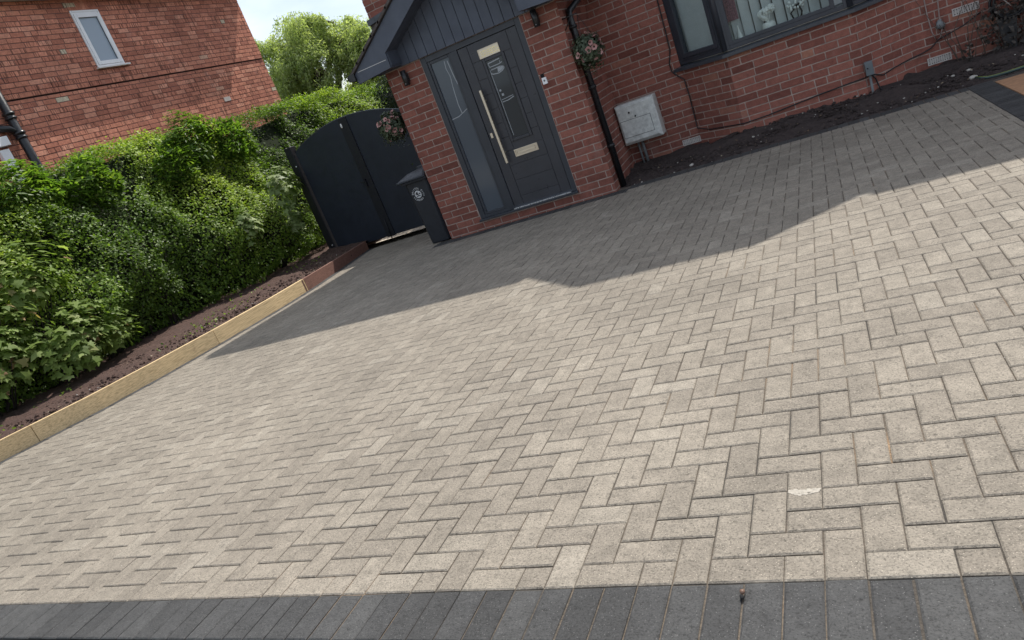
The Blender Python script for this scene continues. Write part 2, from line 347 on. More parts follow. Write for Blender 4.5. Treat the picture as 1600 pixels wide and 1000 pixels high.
for j in range(-2, 90):
    for i in range(-90, 22):
        k = (i - j) % 4
        if k == 0: rect = (X0 + i * U, X0 + (i + 2) * U, Y0 + j * U, Y0 + (j + 1) * U)
        elif k == 3: rect = (X0 + i * U, X0 + (i + 1) * U, Y0 + j * U, Y0 + (j + 2) * U)
        else: continue
        x0, x1, y0, y1 = rect
        if y1 < Y0 or x0 > XR or x1 < -8: continue
        base = [(x0, y0), (x1, y0), (x1, y1), (x0, y1)]
        ym = (y0 + y1) / 2
        xl = tbx(ym) + .092; sl_ = (tbx(ym + .1) - tbx(ym - .1)) / .2
        base = clip(base, 1, -sl_, xl - sl_ * ym); base = clip(base, 0, 1, Y0) if base else base; base = clip(base, -1, 0, -XR) if base else base
        if not base: continue
        for reg in (((-99, -4.45), 8.6), ((-4.45, -2.02), 7.17), ((-2.02, 99), YB)):
            q = base
            if y1 > 7.1:
                q = clip(q, 0, -1, -reg[1]) if q else q
                q = clip(q, 1, 0, reg[0][0]) if q else q
                q = clip(q, -1, 0, -reg[0][1]) if q else q
                if q and len(q) > 2: paver(light, q)
            else:
                paver(light, base); break
tag(light.build('driveway', PAV), 'pale grey-beige block paving laid in a herringbone pattern', kind='structure')
dk = MB()
for i in range(-100, 40):          # front course
    x = X0 + (i + .0) * U; xa, xb = x, x + U
    if xb < -7.4 or x > 3: continue
    paver(dk, [(xa, Y0 - BW), (xb, Y0 - BW), (xb, Y0), (xa, Y0)], .002, .005)
y = Y0
while y < 7.48:                    # right band
    paver(dk, [(XR, y), (XR + BW, y), (XR + BW, min(y + U, 7.48)), (XR, min(y + U, 7.48))], .002, .005); y += U
x = -2.02
while x < XR - .01:                # in front of the flower bed
    paver(dk, [(x, YB), (min(x + U, XR), YB), (min(x + U, XR), YB + BW), (x, YB + BW)], .002, .005); x += U
x = -4.45
while x < -2.03:
    paver(dk, [(x, 7.17), (min(x + U, -2.02), 7.17), (min(x + U, -2.02), 7.368), (x, 7.368)], .002, .005); x += U
y = 1.37
while y < 8.6:                     # beside the timber edging
    y2 = y + 2 * U; paver(dk, [(tbx(y), y), (tbx(y) + .092, y), (tbx(y2) + .092, y2), (tbx(y2), y2)], .002, .004); y = y2
tag(dk.build('paving_border', DPAV), 'charcoal block border course round the driveway', kind='structure')
g = MB(); ys = [1.178, 3, 5, 7, 8.62]
for a, b in zip(ys, ys[1:]): g.add([(-7.4, a, zg(a) - .0058), (3.1, a, zg(a) - .0058), (3.1, b, zg(b) - .0058), (-7.4, b, zg(b) - .0058)], [(0, 1, 2, 3)])
tag(g.build('jointing_sand', SAND), kind='structure')
g = MB(); yy = [1.2, 3, 5, 7.33]
for a, b in zip(yy, yy[1:]): g.hexa([(XR + BW + .004, a, zg(a) - .03), (4.5, a, zg(a) - .03), (4.5, b, zg(b) - .03), (XR + BW + .004, b, zg(b) - .03)], [(XR + BW + .004, a, zg(a) + .002), (4.5, a, zg(a) + .002), (4.5, b, zg(b) + .002), (XR + BW + .004, b, zg(b) + .002)])
tag(g.build('slab_path', SLAB), kind='structure')

# ------------------------------------------------------------------ soil beds
def nzs(p, seed, fr, n=10):
    r = np.random.default_rng(seed); out = np.zeros(len(p))
    for _ in range(n):
        k = r.normal(size=p.shape[1]) * fr; out += np.sin(p @ k + r.uniform(0, 6.28))
    return out / math.sqrt(n / 2)
def nz3(p, seed, fr, n=9):
    r = np.random.default_rng(seed); out = 0
    for _ in range(n):
        k = r.normal(size=3) * fr; out = out + np.sin(p @ k + r.uniform(0, 6.28))
    return out / math.sqrt(n / 2) / 1.6
def bed(name, x0f, x1f, y0, y1, top, mat, step, amp, lab):
    ny = int((y1 - y0) / step); nx = 60 if step < .05 else 50; vs = []
    for j in range(ny + 1):
        yy_ = y0 + (y1 - y0) * j / ny; a, b = x0f(yy_), x1f(yy_)
        for i in range(nx + 1): vs.append((a + (b - a) * i / nx, yy_, 0))
    P = np.array(vs); z = np.array([top(p[0], p[1]) for p in P])
    P[:, 2] = z + amp * (nz3(P, 3, 16) + .6 * nz3(P, 5, 45) + .4 * nz3(P, 8, 100)) * np.clip((z - np.array([zg(q) for q in P[:, 1]])) / .05, .15, 1)
    m = MB(); m.add(P.tolist(), [(j * (nx + 1) + i, j * (nx + 1) + i + 1, (j + 1) * (nx + 1) + i + 1, (j + 1) * (nx + 1) + i) for j in range(ny) for i in range(nx)], smooth=True)
    return tag(m.build(name, mat), lab, kind='structure')
bed('soil_bed', lambda y: -10.25, lambda y: tbx(min(y, 8.62)) - .05, 1.2, 14, lambda x, y: zg(y) + .115 + .04 * min(1, max(0, (-6.5 - x) / 1)), SOILR, .05, .012, 'reddish soil bed under the hedge')
def topr(x, y):
    wall = 8.42 if (x < -1.36 or x > .85) else (8.03 if -.83 < x < .34 else 8.42 - .39 * ((x + 1.36) / .525 if x < 0 else (.85 - x) / .51))
    t = min(1, max(0, (y - 7.47) / max(.2, wall - 7.47))); return zg(y) - .012 + (.085 + .06 * min(1, max(0, (x + 1.5) / .6))) * t ** .8
bed('flower_bed_soil', lambda y: -2.165 if y > 7.33 else 1.25, lambda y: 4.5, 7.335, 8.5, topr, SOILD, .02, .021, 'dark bare soil along the house wall')
m = MB()
for _ in range(4200):
    if random.random() < .5: x = random.uniform(-2.1, 1.9); y = random.uniform(7.5, 8.1); z = topr(x, y)
    else:
        y = random.uniform(2.6, 8.5); x = tbx(y) - random.uniform(.06, 1.5); z = zg(y) + .125
    r = abs(random.gauss(0, .010)) + .003; st_ = random.random() < .05; r = r * .6 if st_ else r; m.ball((x, y, z + r * .2), r, 1 if st_ else (0 if y > 7.49 and x > -2.2 else 2), 6, 4, (1, random.uniform(.6, 1), .6), jit=.25)
tag(m.build('soil_clods', [SOILD, STONE, SOILR]), 'crumbs and small stones scattered over the soil', kind='stuff')

# ------------------------------------------------------------------ brick walls
def wall(name, parent, P0, ud, Lr, z0, z1, mats=(BRICK, MORT), holes=(), nrm=None, off=0., C=.075, BL=.225, depth=.2, seed=1, heads=.0, rust=0., joint=.0105, proud=.004, shift=0., plainz=None, mstart=0., mend=None):
    rs = random.Random(seed); ud = Vector(ud).normalized(); N = Vector(nrm).normalized(); P0 = Vector(P0)
    fr = lambda u, d, z: tuple(P0 + ud * u + N * d + Vector((0, 0, z)))
    m = MB()
    us = sorted({0, Lr, mstart, mend or Lr} | {min(max(h[0], 0), Lr) for h in holes} | {min(max(h[1], 0), Lr) for h in holes}); zs = sorted({z0, z1} | {min(max(h[2], z0), z1) for h in holes} | {min(max(h[3], z0), z1) for h in holes})
    for a, b in zip(us, us[1:]):
        for c, d in zip(zs, zs[1:]):
            if (a + b) / 2 < mstart or (mend and (a + b) / 2 > mend) or any(h[0] <= (a + b) / 2 <= h[1] and h[2] <= (c + d) / 2 <= h[3] for h in holes): continue
            m.box(a, b, -depth, 0, c, d, 1, fr)
    def brick(a, b, c, d, rnd, kd):
        if b - a < .012 or d - c < .012: return
        hg = joint / 2 * rs.uniform(.7, 1.2); a2, b2, c2, d2 = (a + hg if a > .001 else -.0045), (b - hg if b < Lr - .001 else Lr + .0045), c + joint / 2, d - joint / 2
        pr = proud * rs.uniform(.6, 1.5); j = lambda: rs.uniform(-.0012, .0012); e = .002
        fv = [fr(a2 + e + j(), pr, c2 + e + j()), fr(b2 - e + j(), pr, c2 + e + j()), fr(b2 - e + j(), pr, d2 - e + j()), fr(a2 + e + j(), pr, d2 - e + j())]
        bv = [fr(a2, .0002, c2), fr(b2, .0002, c2), fr(b2, .0002, d2), fr(a2, .0002, d2)]
        m.add(fv + bv, [(0, 1, 2, 3), (4, 5, 1, 0), (5, 6, 2, 1), (6, 7, 3, 2), (7, 4, 0, 3)], 0, rnd, kd)
    row = 0; z = z0; drift = 0.
    while z < z1 - .01:
        zt = min(z + C, z1); drift += rs.gauss(0, .012); u = -(off % BL) - (BL / 2 if row % 2 else 0) + max(-.04, min(.04, drift)) - BL
        while u < Lr:
            ln = BL + rs.gauss(0, .003)
            if rs.random() < heads: ln = BL / 2
            a, b = max(0, u), min(Lr, u + ln); u += ln
            if b - a < .012: continue
            segs = [(a, b)]
            for h in holes:
                if h[2] < (z + zt) / 2 < h[3]:
                    ns = []
                    for p, q in segs:
                        if h[1] <= p or h[0] >= q: ns.append((p, q)); continue
                        if p < h[0]: ns.append((p, h[0]))
                        if q > h[1]: ns.append((h[1], q))
                    segs = ns
            for p, q in segs: brick(p, q, z, zt, rs.random(), 1. if rs.random() < rust else 0.)
        z += C; row += 1
    return m.build(name, list(mats), parent)

house = empty('brick_house', (-1, 8.42, -.04), 'red brick house with a dark gabled porch and a bay window', 'house')
PF, PL, PR = 7.372, -4.25, -2.165
# porch walls: front with the doorway, sides
DX0, DX1, DZ0, DZ1 = -3.79, -2.572, .105, 1.985
wall('porch_wall', house, (PL, PF, 0), (1, 0, 0), PR - PL, -.06, 2.0, holes=[(DX0 - PL, DX1 - PL, DZ0, DZ1)], nrm=(0, -1, 0), seed=3, off=.09, C=.0757)
wall('porch_wall', house, (PR, PF + .001, 0), (0, 1, 0), 8.42 - PF, -.06, 2.35, nrm=(1, 0, 0), seed=4, heads=.1, mstart=.201)
wall('porch_wall', house, (PL, 8.42, 0), (0, -1, 0), 8.42 - PF - .001, -.06, 2.1, nrm=(-1, 0, 0), seed=5, mend=8.42 - PF - .202)
# main walls
HL, MW, EZ = -4.77, 8.42, 4.47
wall('front_wall', house, (HL, MW, 0), (1, 0, 0), -1.36 - HL, -.06, EZ, nrm=(0, -1, 0), seed=6, off=.07, heads=.02)
wall('front_wall', house, (.85, MW, 0), (1, 0, 0), 6.5, -.06, EZ, nrm=(0, -1, 0), seed=7, heads=.02)
wall('side_wall', house, (HL, 16.5, 0), (0, -1, 0), 16.5 - MW - .001, -.06, EZ, nrm=(-1, 0, 0), seed=8, mend=16.5 - MW - .202)
SZ, WT = .925, 2.10
BC = [(-1.36, 8.42), (-.835, 8.03), (.34, 8.03), (.85, 8.42)]
for i, (a, b) in enumerate(zip(BC, BC[1:])):
    d = Vector((b[0] - a[0], b[1] - a[1], 0)); n = Vector((d.y, -d.x, 0))
    for q0, q1 in ((-.06, SZ - .03), (WT, EZ)): wall('bay_wall', house, (a[0], a[1], 0), d, d.length, q0, q1, nrm=n, seed=10 + i, off=.03 * i, heads=.03, depth=.10)
g = MB(); g.box(HL + .2, 7.35, 16.3, 16.5, -.06, EZ); g.box(7.15, 7.35, 8.62, 16.3, -.06, EZ); g.build('rear_wall', MORT, house)
# roof with eaves, bay roof
def roof_mesh(mb, ring, ridge, th=.05):
    pass
g = MB(); ex0, ex1, ey0, ey1 = -4.81, 7.7, 8.17, 16.8
bay_e = [(-1.35, 8.17), (-.80, 7.62), (.33, 7.62), (.92, 8.17)]
pr = [(ex0, ey0), *bay_e, (ex1, ey0), (ex1, ey1), (ex0, ey1)]
g.hexa([(x, y, EZ) for x, y in pr], [(x, y, EZ + .16) for x, y in pr]); g.build('eaves', ANTH, house)
g = MB(); zr = EZ + .162; rz = zr + 2.75; my = (ey0 + ey1) / 2
rv = [(ex0, ey0, zr), (ex1, ey0, zr), (ex1, ey1, zr), (ex0, ey1, zr), (ex0 + 4.0, my, rz), (ex1 - 4.0, my, rz)]
g.add(rv, [(0, 1, 5, 4), (1, 2, 5), (2, 3, 4, 5), (3, 0, 4), (3, 2, 1, 0)])
g.add([(-1.35, 8.17, zr), (-.80, 7.62, zr), (.33, 7.62, zr), (.92, 8.17, zr), (-.235, 9.3, zr + .72), (-.235, 8.5, zr + .5)], [(0, 1, 5), (1, 2, 5), (2, 3, 5), (0, 5, 4), (3, 4, 5)])
g.build('roof', ROOFT, house)
g = MB(); g.tube([(ex0, ey0 - .05, EZ + .1), (-1.4, ey0 - .05, EZ + .1)], .05, 8); g.tube([(.98, ey0 - .05, EZ + .1), (ex1, ey0 - .05, EZ + .1)], .05, 8); g.tube([(ex0 - .05, ey0, EZ + .1), (ex0 - .05, ey1, EZ + .1)], .05, 8); g.build('gutter', BLACKP, house)
g = MB(); g.box(HL - .012, -3.9, MW - .022, MW - .0045, 2.25, 2.66); g.build('hung_slates', ROOFT, house)
g = MB(); g.prism([(HL - .02, 2.64), (-3.9, 2.72), (-3.9, 2.79), (HL - .02, 2.705)], MW - .06, MW - .003); g.build('flashing', LEAD, house)

# porch gable, barge boards, tiles
RX = (PL + PR) / 2 - .02; m_ = .66; BY = 7.09
def topz(x): return 2.10 + m_ * (x + 4.47) if x <= RX else 2.10 + m_ * (2 * RX - x + 4.47)
def barge(sx):
    mir = (lambda x: x) if sx < 0 else (lambda x: 2 * RX - x)
    pts = [(-4.44, 1.972), (-4.0, 2.0), (-3.995, 2.155), (RX, 2.155 + m_ * (RX + 3.995) - .02), (RX, topz(RX) - .035), (-4.45, topz(-4.45) - .035)]
    pts = [(mir(x), z) for x, z in pts]
    return pts if sx < 0 else pts[::-1]
for sx in (-1, 1):
    g = MB(); g.prism(barge(sx), BY, BY + .022); g.build('barge_board', CLAD, house, .002)
g = MB(); g.box(-4.40, -4.02, BY - .0015, BY, 2.088, 2.0925); g.build('board_joint', WHITEP, house)
g = MB()
for sx in (-1, 1):
    mir = (lambda x: x) if sx < 0 else (lambda x: 2 * RX - x)
    n = 9; xs = [-4.50 + (RX + 4.50) * i / n for i in range(n + 1)]
    for i in range(n):                        # lapped tile courses
        a, b = xs[i], xs[i + 1] + .02; za = topz(a) - .004 + .012; zb = topz(b if b < RX else RX) - .004 - (.004)
        for k in range(8):
            y0 = BY - .03 + k * .17; y1 = y0 + .168
            q = [(mir(a), za - .03), (mir(a), za), (mir(min(b, RX)), zb + .012), (mir(min(b, RX)), zb - .018)]
            g.prism(q if sx > 0 else q[::-1], y0, y1, a=random.random())
g.tube([(RX, BY - .03, topz(RX) + .01), (RX, 8.42, topz(RX) + .01)], .05, 8)
g.build('porch_roof', ROOFT, house)
g = MB()                                      # soffits of the porch roof
for sx in (-1, 1):
    mir = (lambda x: x) if sx < 0 else (lambda x: 2 * RX - x)
    q = [(mir(-4.40), 2.0), (mir(-4.25), 2.0), (mir(-4.25), 2.03), (mir(-4.40), 2.03)]; g.prism(q if sx < 0 else q[::-1], BY + .022, 8.41)
    q = [(mir(-3.995), 2.16), (mir(RX), 2.16 + m_ * (RX + 3.995) - .02), (mir(RX), 2.19 + m_ * (RX + 3.995)), (mir(-3.995), 2.19)]; g.prism(q if sx < 0 else q[::-1], BY + .022, PF - .04)
    g.box(min(mir(-4.25), mir(-3.995)), max(mir(-4.25), mir(-3.995)), BY + .022, PF - .05, 2.0, 2.02)
    g.box(min(mir(-4.0), mir(-3.985)), max(mir(-4.0), mir(-3.985)), BY + .022, PF - .04, 2.02, 2.18)
g.build('soffit', CLAD, house)
g = MB(); x = PL
while x < PR + .02:                           # vertical tongue-and-groove boards
    x2 = min(x + .118, PR + .06); xa, xb = x + .003, x2 - .003
    zt = min(topz(xa), topz(xb)) - .03
    g.prism([(xa, 1.988), (xb, 1.988), (xb, topz(xb) - .03), (xa, topz(xa) - .03)], PF - .033, PF - .014); x = x2
g.box(PL, PR + .05, PF - .015, PF + .05, 1.995, 2.1)
g.prism([(PL, 2.1), (PR + .05, 2.1), (RX, topz(RX) - .06)], PF - .016, PF + .04)
g.build('gable_cladding', CLAD, house, .0015)
g = MB(); g.tube([(-4.50, BY - .03, 2.055), (-4.50, 8.41, 2.055)], .038, 10); g.box(-4.515, -4.44, BY - .033, BY - .02, 2.02, 2.095); g.build('porch_gutter', BLACKP, house); g = MB(); g.tube([(2 * RX + 4.50, BY - .03, 2.055), (2 * RX + 4.50, 8.41, 2.055)], .038, 10); g.build('porch_gutter', BLACKP, house)

# ------------------------------------------------------------------ front door and side light
g = MB(); y0, y1 = PF + .004, PF + .07
def bars(mb, x0, x1, z0, z1, w, ya, yb, bottom=None, top=None, fr=None):
    b_ = bottom or w; t_ = top or w
    mb.box(x0, x0 + w, ya, yb, z0, z1, 0, fr); mb.box(x1 - w, x1, ya, yb, z0, z1, 0, fr)
    mb.box(x0 + w, x1 - w, ya, yb, z0, z0 + b_, 0, fr); mb.box(x0 + w, x1 - w, ya, yb, z1 - t_, z1, 0, fr)
bars(g, DX0, DX1, .13, DZ1, .062, y0, y1, .03); g.box(-3.44, -3.345, y0 - .002, y1, .16, DZ1 - .062)
bars(g, DX0 + .062, -3.44, .16, DZ1 - .062, .03, y0 + .012, y1 - .01)
g.box(DX0 - .01, DX1 + .01, PF - .045, PF + .06, .107, .13)
door = g.build('door', ANTH, house, .003)
g = MB(); g.box(DX0 + .09, -3.468, y0 + .028, y0 + .036, .188, DZ1 - .09); g.build('side_light_glass', FROST, door)
g = MB()
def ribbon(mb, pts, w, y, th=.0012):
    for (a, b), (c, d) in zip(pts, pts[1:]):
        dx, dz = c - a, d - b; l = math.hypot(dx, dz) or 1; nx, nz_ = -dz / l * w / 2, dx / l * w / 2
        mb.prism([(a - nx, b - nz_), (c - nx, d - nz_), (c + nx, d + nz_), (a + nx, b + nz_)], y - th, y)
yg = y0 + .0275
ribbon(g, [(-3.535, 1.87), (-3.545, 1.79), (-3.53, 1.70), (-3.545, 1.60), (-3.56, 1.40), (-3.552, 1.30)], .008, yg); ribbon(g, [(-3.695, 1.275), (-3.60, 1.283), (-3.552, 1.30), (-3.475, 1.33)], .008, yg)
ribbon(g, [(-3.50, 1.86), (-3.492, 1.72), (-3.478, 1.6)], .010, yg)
g.build('drawn_reflection_lines', REFLECT, door)  # thin pale strips imitating reflections in the side light
g = MB(); s0, s1 = y0 + .010, y0 + .05; LX0, LX1, LZ0, LZ1 = -3.343, -2.638, .155, 1.918
g.box(LX0, LX1, s0 + .005, s1, LZ0, LZ1)
g.build('door_leaf', DOORM, door)
g = MB(); ya, yb = s0 - .002, s0 + .005
GX0, GX1, GZ0, GZ1 = -3.075, -2.885, .875, 1.705
cg = .004
def pan(x0, x1, z0, z1): g.box(x0 + cg, x1 - cg, ya, yb, z0 + cg, z1 - cg)
pan(LX0, -3.225, LZ0, LZ1); pan(-2.755, LX1, LZ0, LZ1)
zz = [.76, .905, 1.065, 1.225, 1.385, 1.545, 1.73]
for a, b in zip(zz, zz[1:]): pan(-3.225, GX0 - .035, a, b); pan(GX1 + .035, -2.755, a, b)
pan(-3.225, -2.755, 1.73, LZ1); pan(-3.225, -2.755, .60, .76); pan(-3.225, -2.755, .43, .60); pan(-3.225, -2.755, LZ0, .25); pan(-3.225, -2.755, .25, .43)
g.build('panel_boards', DOORM, door, .002)
g = MB(); bars(g, GX0 - .035, GX1 + .035, GZ0 - .035, GZ1 + .03, .032, s0 - .012, s0 + .005); g.build('glazing_frame', DOORM, door, .005)
g = MB(); g.box(GX0, GX1, s0 - .001, s0 + .003, GZ0, GZ1 - .004); g.build('door_glass', DGLASS, door)
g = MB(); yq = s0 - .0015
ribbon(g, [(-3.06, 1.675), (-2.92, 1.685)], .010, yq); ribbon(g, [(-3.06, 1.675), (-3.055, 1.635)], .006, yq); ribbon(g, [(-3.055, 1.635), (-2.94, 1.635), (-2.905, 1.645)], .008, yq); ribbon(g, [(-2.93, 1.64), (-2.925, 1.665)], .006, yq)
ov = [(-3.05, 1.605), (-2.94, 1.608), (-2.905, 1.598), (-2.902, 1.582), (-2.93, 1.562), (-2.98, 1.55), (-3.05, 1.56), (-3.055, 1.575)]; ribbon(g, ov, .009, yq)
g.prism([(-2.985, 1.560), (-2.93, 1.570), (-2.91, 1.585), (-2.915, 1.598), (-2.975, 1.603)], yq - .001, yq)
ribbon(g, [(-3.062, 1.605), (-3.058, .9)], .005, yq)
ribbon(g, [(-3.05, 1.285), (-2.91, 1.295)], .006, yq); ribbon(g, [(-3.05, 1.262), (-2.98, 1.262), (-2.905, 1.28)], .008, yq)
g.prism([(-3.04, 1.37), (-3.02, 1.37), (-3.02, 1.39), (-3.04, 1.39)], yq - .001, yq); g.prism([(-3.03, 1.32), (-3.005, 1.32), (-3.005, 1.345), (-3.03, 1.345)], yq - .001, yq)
g.build('drawn_reflections_and_bead', REFLECT, door)  # pale strips imitate reflections in the door glass; upright left strip is the bead
g = MB(); g.prism([(-3.229, .645), (-3.203, .645), (-3.211, 1.455), (-3.237, 1.455)], s0 - .072, s0 - .046); g.box(-3.228, -3.21, s0 - .05, s0, .75, .768); g.box(-3.234, -3.216, s0 - .05, s0, 1.33, 1.348); g.build('handle', GOLD, door, .003)
g = MB(); bars(g, -3.115, -2.835, .672, .752, .012, s0 - .014, s0 - .001); g.box(-3.103, -2.847, s0 - .006, s0 - .002, .684, .740); bars(g, -3.088, -2.862, .696, .730, .005, s0 - .015, s0 - .006); g.box(-3.080, -2.870, s0 - .010, s0 - .0065, .702, .724); g.build('letter_plate', GOLD, door, .002)
g = MB(); g.box(-3.122, -2.878, s0 - .010, s0 - .0025, 1.742, 1.838); bars(g, -3.122, -2.878, 1.742, 1.838, .006, s0 - .014, s0 - .010); g.build('name_plate', GOLD, door, .001)
g = MB()
for r_, z_ in enumerate((1.808, 1.787, 1.765)):
    x = -3.095
    while x < -2.905:
        l_ = random.uniform(.008, .03); g.box(x, x + l_, s0 - .0112, s0 - .0100, z_ - .004, z_ + random.uniform(.001, .005)); x += l_ + random.uniform(.004, .012)
g.build('engraving', plain('bright_brass', (.85, .68, .30), .3, 1), door)
g = MB(); g.box(-3.315, -3.287, s0 - .012, s0, .945, 1.0); g.build('lock_cover', GOLD, door, .002)
g = MB(); g.box(LX0 + .005, DX1 - .06, PF - .035, PF + .02, .131, .142); g.build('threshold', STEEL, door, .001)

# ------------------------------------------------------------------ bay window
bw = empty('bay_window', (-.25, 8.1, SZ)); bw.parent = house; bw.location = Vector((-.25, 8.1, SZ)) * S - house.location
def bayframe(a, b):
    d = Vector((b[0] - a[0], b[1] - a[1], 0)); n = Vector((d.y, -d.x, 0)).normalized(); u = d.normalized()
    return d.length, (lambda X, Y, Z: tuple(Vector((a[0], a[1], 0)) + u * X - n * Y + Vector((0, 0, Z))))
for i, (a, b) in enumerate(zip(BC, BC[1:])):
    ln, fr = bayframe(a, b); g = MB(); e = .0 if i == 1 else .0
    bars(g, .004, ln - .004, SZ + .012, WT - .002, .05, .004, .075, .04, fr=fr)
    panes = []
    if i == 1:
        mid = [(.05, ln - .155), (ln - .125, ln - .05)]
        g.box(ln - .155, ln - .125, .004, .075, SZ + .05, WT - .05, 0, fr)
        panes = [(.095 - .005, ln - .143 - .003, SZ + .082, WT - .08)]
        bars(g, .05, ln - .125, SZ + .052, WT - .052, .042, .001, .06, .034, fr=fr)
    else:
        bars(g, .052, ln - .052, SZ + .052, WT - .052, .016, -.004, .06, fr=fr); bars(g, .070, ln - .070, SZ + .072, WT - .07, .045, -.010, .055, fr=fr)
        panes = [(.115, ln - .115, SZ + .117, WT - .115)]
    fo = g.build('window_frame', ANTH, bw, .003)
    for p in panes:
        g = MB(); g.box(p[0] - .01, p[1] + .01, .024, .030, p[2] - .01, p[3] + .01, 0, fr); g.build('pane', GLASS, bw)
for (x, y) in BC[1:3]:
    g = MB(); g.tube([(x, y + .012, SZ + .012), (x, y + .012, WT - .003)], .03, 8); g.build('corner_post', ANTH, bw)
so_ = [(-1.455, 8.425), (-.868, 7.975), (.372, 7.975), (.93, 8.425)]; si_ = [(-1.30, 8.425), (-.80, 8.12), (.30, 8.12), (.80, 8.425)]
g = MB()
for i in range(3):
    g.hexa([(*so_[i], SZ - .045), (*so_[i + 1], SZ - .045), (*si_[i + 1], SZ - .03), (*si_[i], SZ - .03)], [(*so_[i], SZ - .012), (*so_[i + 1], SZ - .012), (*si_[i + 1], SZ + .011), (*si_[i], SZ + .011)])
g.build('window_sill', plain('grey_sill', (.05, .056, .066), .35), bw, .002)
g = MB(); pts = [(-1.30, 8.42), (-.81, 8.07), (.31, 8.07), (.80, 8.42)]
g.hexa([(x, y, SZ - .03) for x, y in [pts[0], pts[1], pts[2], pts[3], (.8, 8.62), (-1.3, 8.62)]], [(x, y, SZ + .035) for x, y in [pts[0], pts[1], pts[2], pts[3], (.8, 8.62), (-1.3, 8.62)]]); g.build('inner_sill', WHITEP, bw)
g = MB(); g.box(-1.6, 1.1, 10.4, 10.5, 0, 2.2); g.box(-1.7, -1.6, 8.62, 10.5, 0, 2.2); g.box(1.1, 1.2, 8.62, 10.5, 0, 2.2); g.box(-1.6, 1.1, 8.45, 10.5, 2.2, 2.3); g.box(-1.6, 1.1, 8.45, 10.5, 0, .05); g.build('room', ROOMW, bw)
g = MB()
for k in range(11):
    x = -.79 + k * .105; a = R(random.uniform(8, 30)); dx, dy = .050 * math.cos(a), .050 * math.sin(a); y = 8.25
    g.hexa([(x - dx, y - dy, .985), (x + dx, y + dy, .985), (x + dx, y + dy + .004, .985), (x - dx, y - dy + .004, .985)], [(x - dx, y - dy, 2.08), (x + dx, y + dy, 2.08), (x + dx, y + dy + .004, 2.08), (x - dx, y - dy + .004, 2.08)])
g.box(-.85, .35, 8.27, 8.31, 2.08, 2.1)
tag(g.build('vertical_blind', BLIND), 'grey fabric vertical blind hanging behind the large front pane of the bay', 'blind')
g = MB()
for k in range(6):
    t = .0 + k * .175; x = -1.27 + .52 * t; y = 8.47 - .39 * t
    g.hexa([(x - .05, y + .03, .985), (x + .042, y - .035, .985), (x + .042, y - .031, .985), (x - .05, y + .034, .985)], [(x - .05, y + .03, 2.08), (x + .042, y - .035, 2.08), (x + .042, y - .031, 2.08), (x - .05, y + .034, 2.08)])
tag(g.build('vertical_blind', BLIND), 'vertical blind behind the narrow angled pane of the bay', 'blind')
g = MB()
for k in range(9):
    x = -.79 + k * .016; y = 8.205 + .008 * (k % 2)
    g.box(x, x + .0158, y, y + .004, 1.19, 2.08)
tag(g.build('curtain', PINKC), 'short pink patterned curtain at the left edge of the bay window', 'curtain')
g = MB(); g.lathe([(.030, 0), (.034, .01), (.030, .05), (.018, .10), (.008, .15), (.010, .165), (.006, .17)], (-.672, 8.16, SZ + .037), 16)
tag(g.build('bottle_vase', CREAM), 'slim white bottle vase on the inner window sill', 'vase')
vs_ = empty('flower_vase', (-.385, 8.16, SZ + .036), 'squat pale bowl with big white flower heads on the inner sill', 'flower vase')
g = MB(); g.lathe([(.03, 0), (.055, .02), (.066, .055), (.058, .09), (.045, .10)], (-.385, 8.16, SZ + .036), 18); g.build('bowl', CREAM, vs_)
g = MB()
for (x, z, r_) in ((-.43, 1.150, .042), (-.385, 1.165, .046), (-.34, 1.178, .045), (-.41, 1.115, .036)):
    for _ in range(40):
        th, ph = random.uniform(0, 6.28), math.acos(random.uniform(-1, 1)); d = Vector((math.sin(ph) * math.cos(th), math.sin(ph) * math.sin(th), math.cos(ph)))
        g.ball(tuple(Vector((x, 8.16, z)) + d * r_ * .72), r_ * .33, 0, 6, 4, jit=.15)
    g.tube([(x, 8.16, z), (-.385, 8.16, 1.05)], .004, 5)
g.build('flower_heads', PETALW, vs_)
fg = empty('ornament', (-.13, 8.2, SZ + .036), 'small dark-footed ornament with pale sprays right of the flower bowl', 'ornament')
g = MB(); g.box(-.17, -.03, 8.18, 8.24, SZ + .037, SZ + .055); g.build('base', CREAM, fg, .003)
g = MB(); g.tube([(-.15, 8.2, .98), (-.17, 8.2, 1.06), (-.12, 8.2, 1.10), (-.08, 8.2, 1.13)], .009, 6); g.tube([(-.09, 8.2, .98), (-.07, 8.2, 1.05), (-.09, 8.2, 1.12)], .010, 6); g.build('figure', DARK, fg)
g = MB()
for _ in range(26): g.ball((random.uniform(-.2, -.03), 8.2 + random.uniform(-.02, .02), random.uniform(1.09, 1.17)), .012, 0, 6, 4, jit=.2)
g.build('spray', PETALW, fg)

# ------------------------------------------------------------------ fixtures on the house
def wall_light(x, z, lab):
    t = empty('wall_light', (x, PF, z), lab, 'wall light', 'cylindrical porch lights')
    g = MB(); g.box(x - .022, x + .022, PF - .03, PF - .005, z - .05, z + .05); g.build('bracket', BLACKP, t, .003)
    g = MB(); g.lathe([(.028, -.082), (.032, -.08), (.032, .08), (.028, .082)], (x, PF - .062, z), 18); g.build('lamp_body', BLACKP, t)
    g = MB(); g.ball((x, PF - .095, z - .06), .005, 0, 6, 4); g.build('screw', STEEL, t)
wall_light(-4.005, 1.862, 'black cylinder wall light on the brick left of the door')
wall_light(-2.392, 1.90, 'black cylinder wall light on the brick right of the door')
t = empty('doorbell', (-2.52, PF, 1.31), 'small white doorbell push on the brick beside the door', 'doorbell')
g = MB(); g.box(-2.545, -2.495, PF - .024, PF - .004, 1.278, 1.345); g.build('cover', WHITE, t, .003)
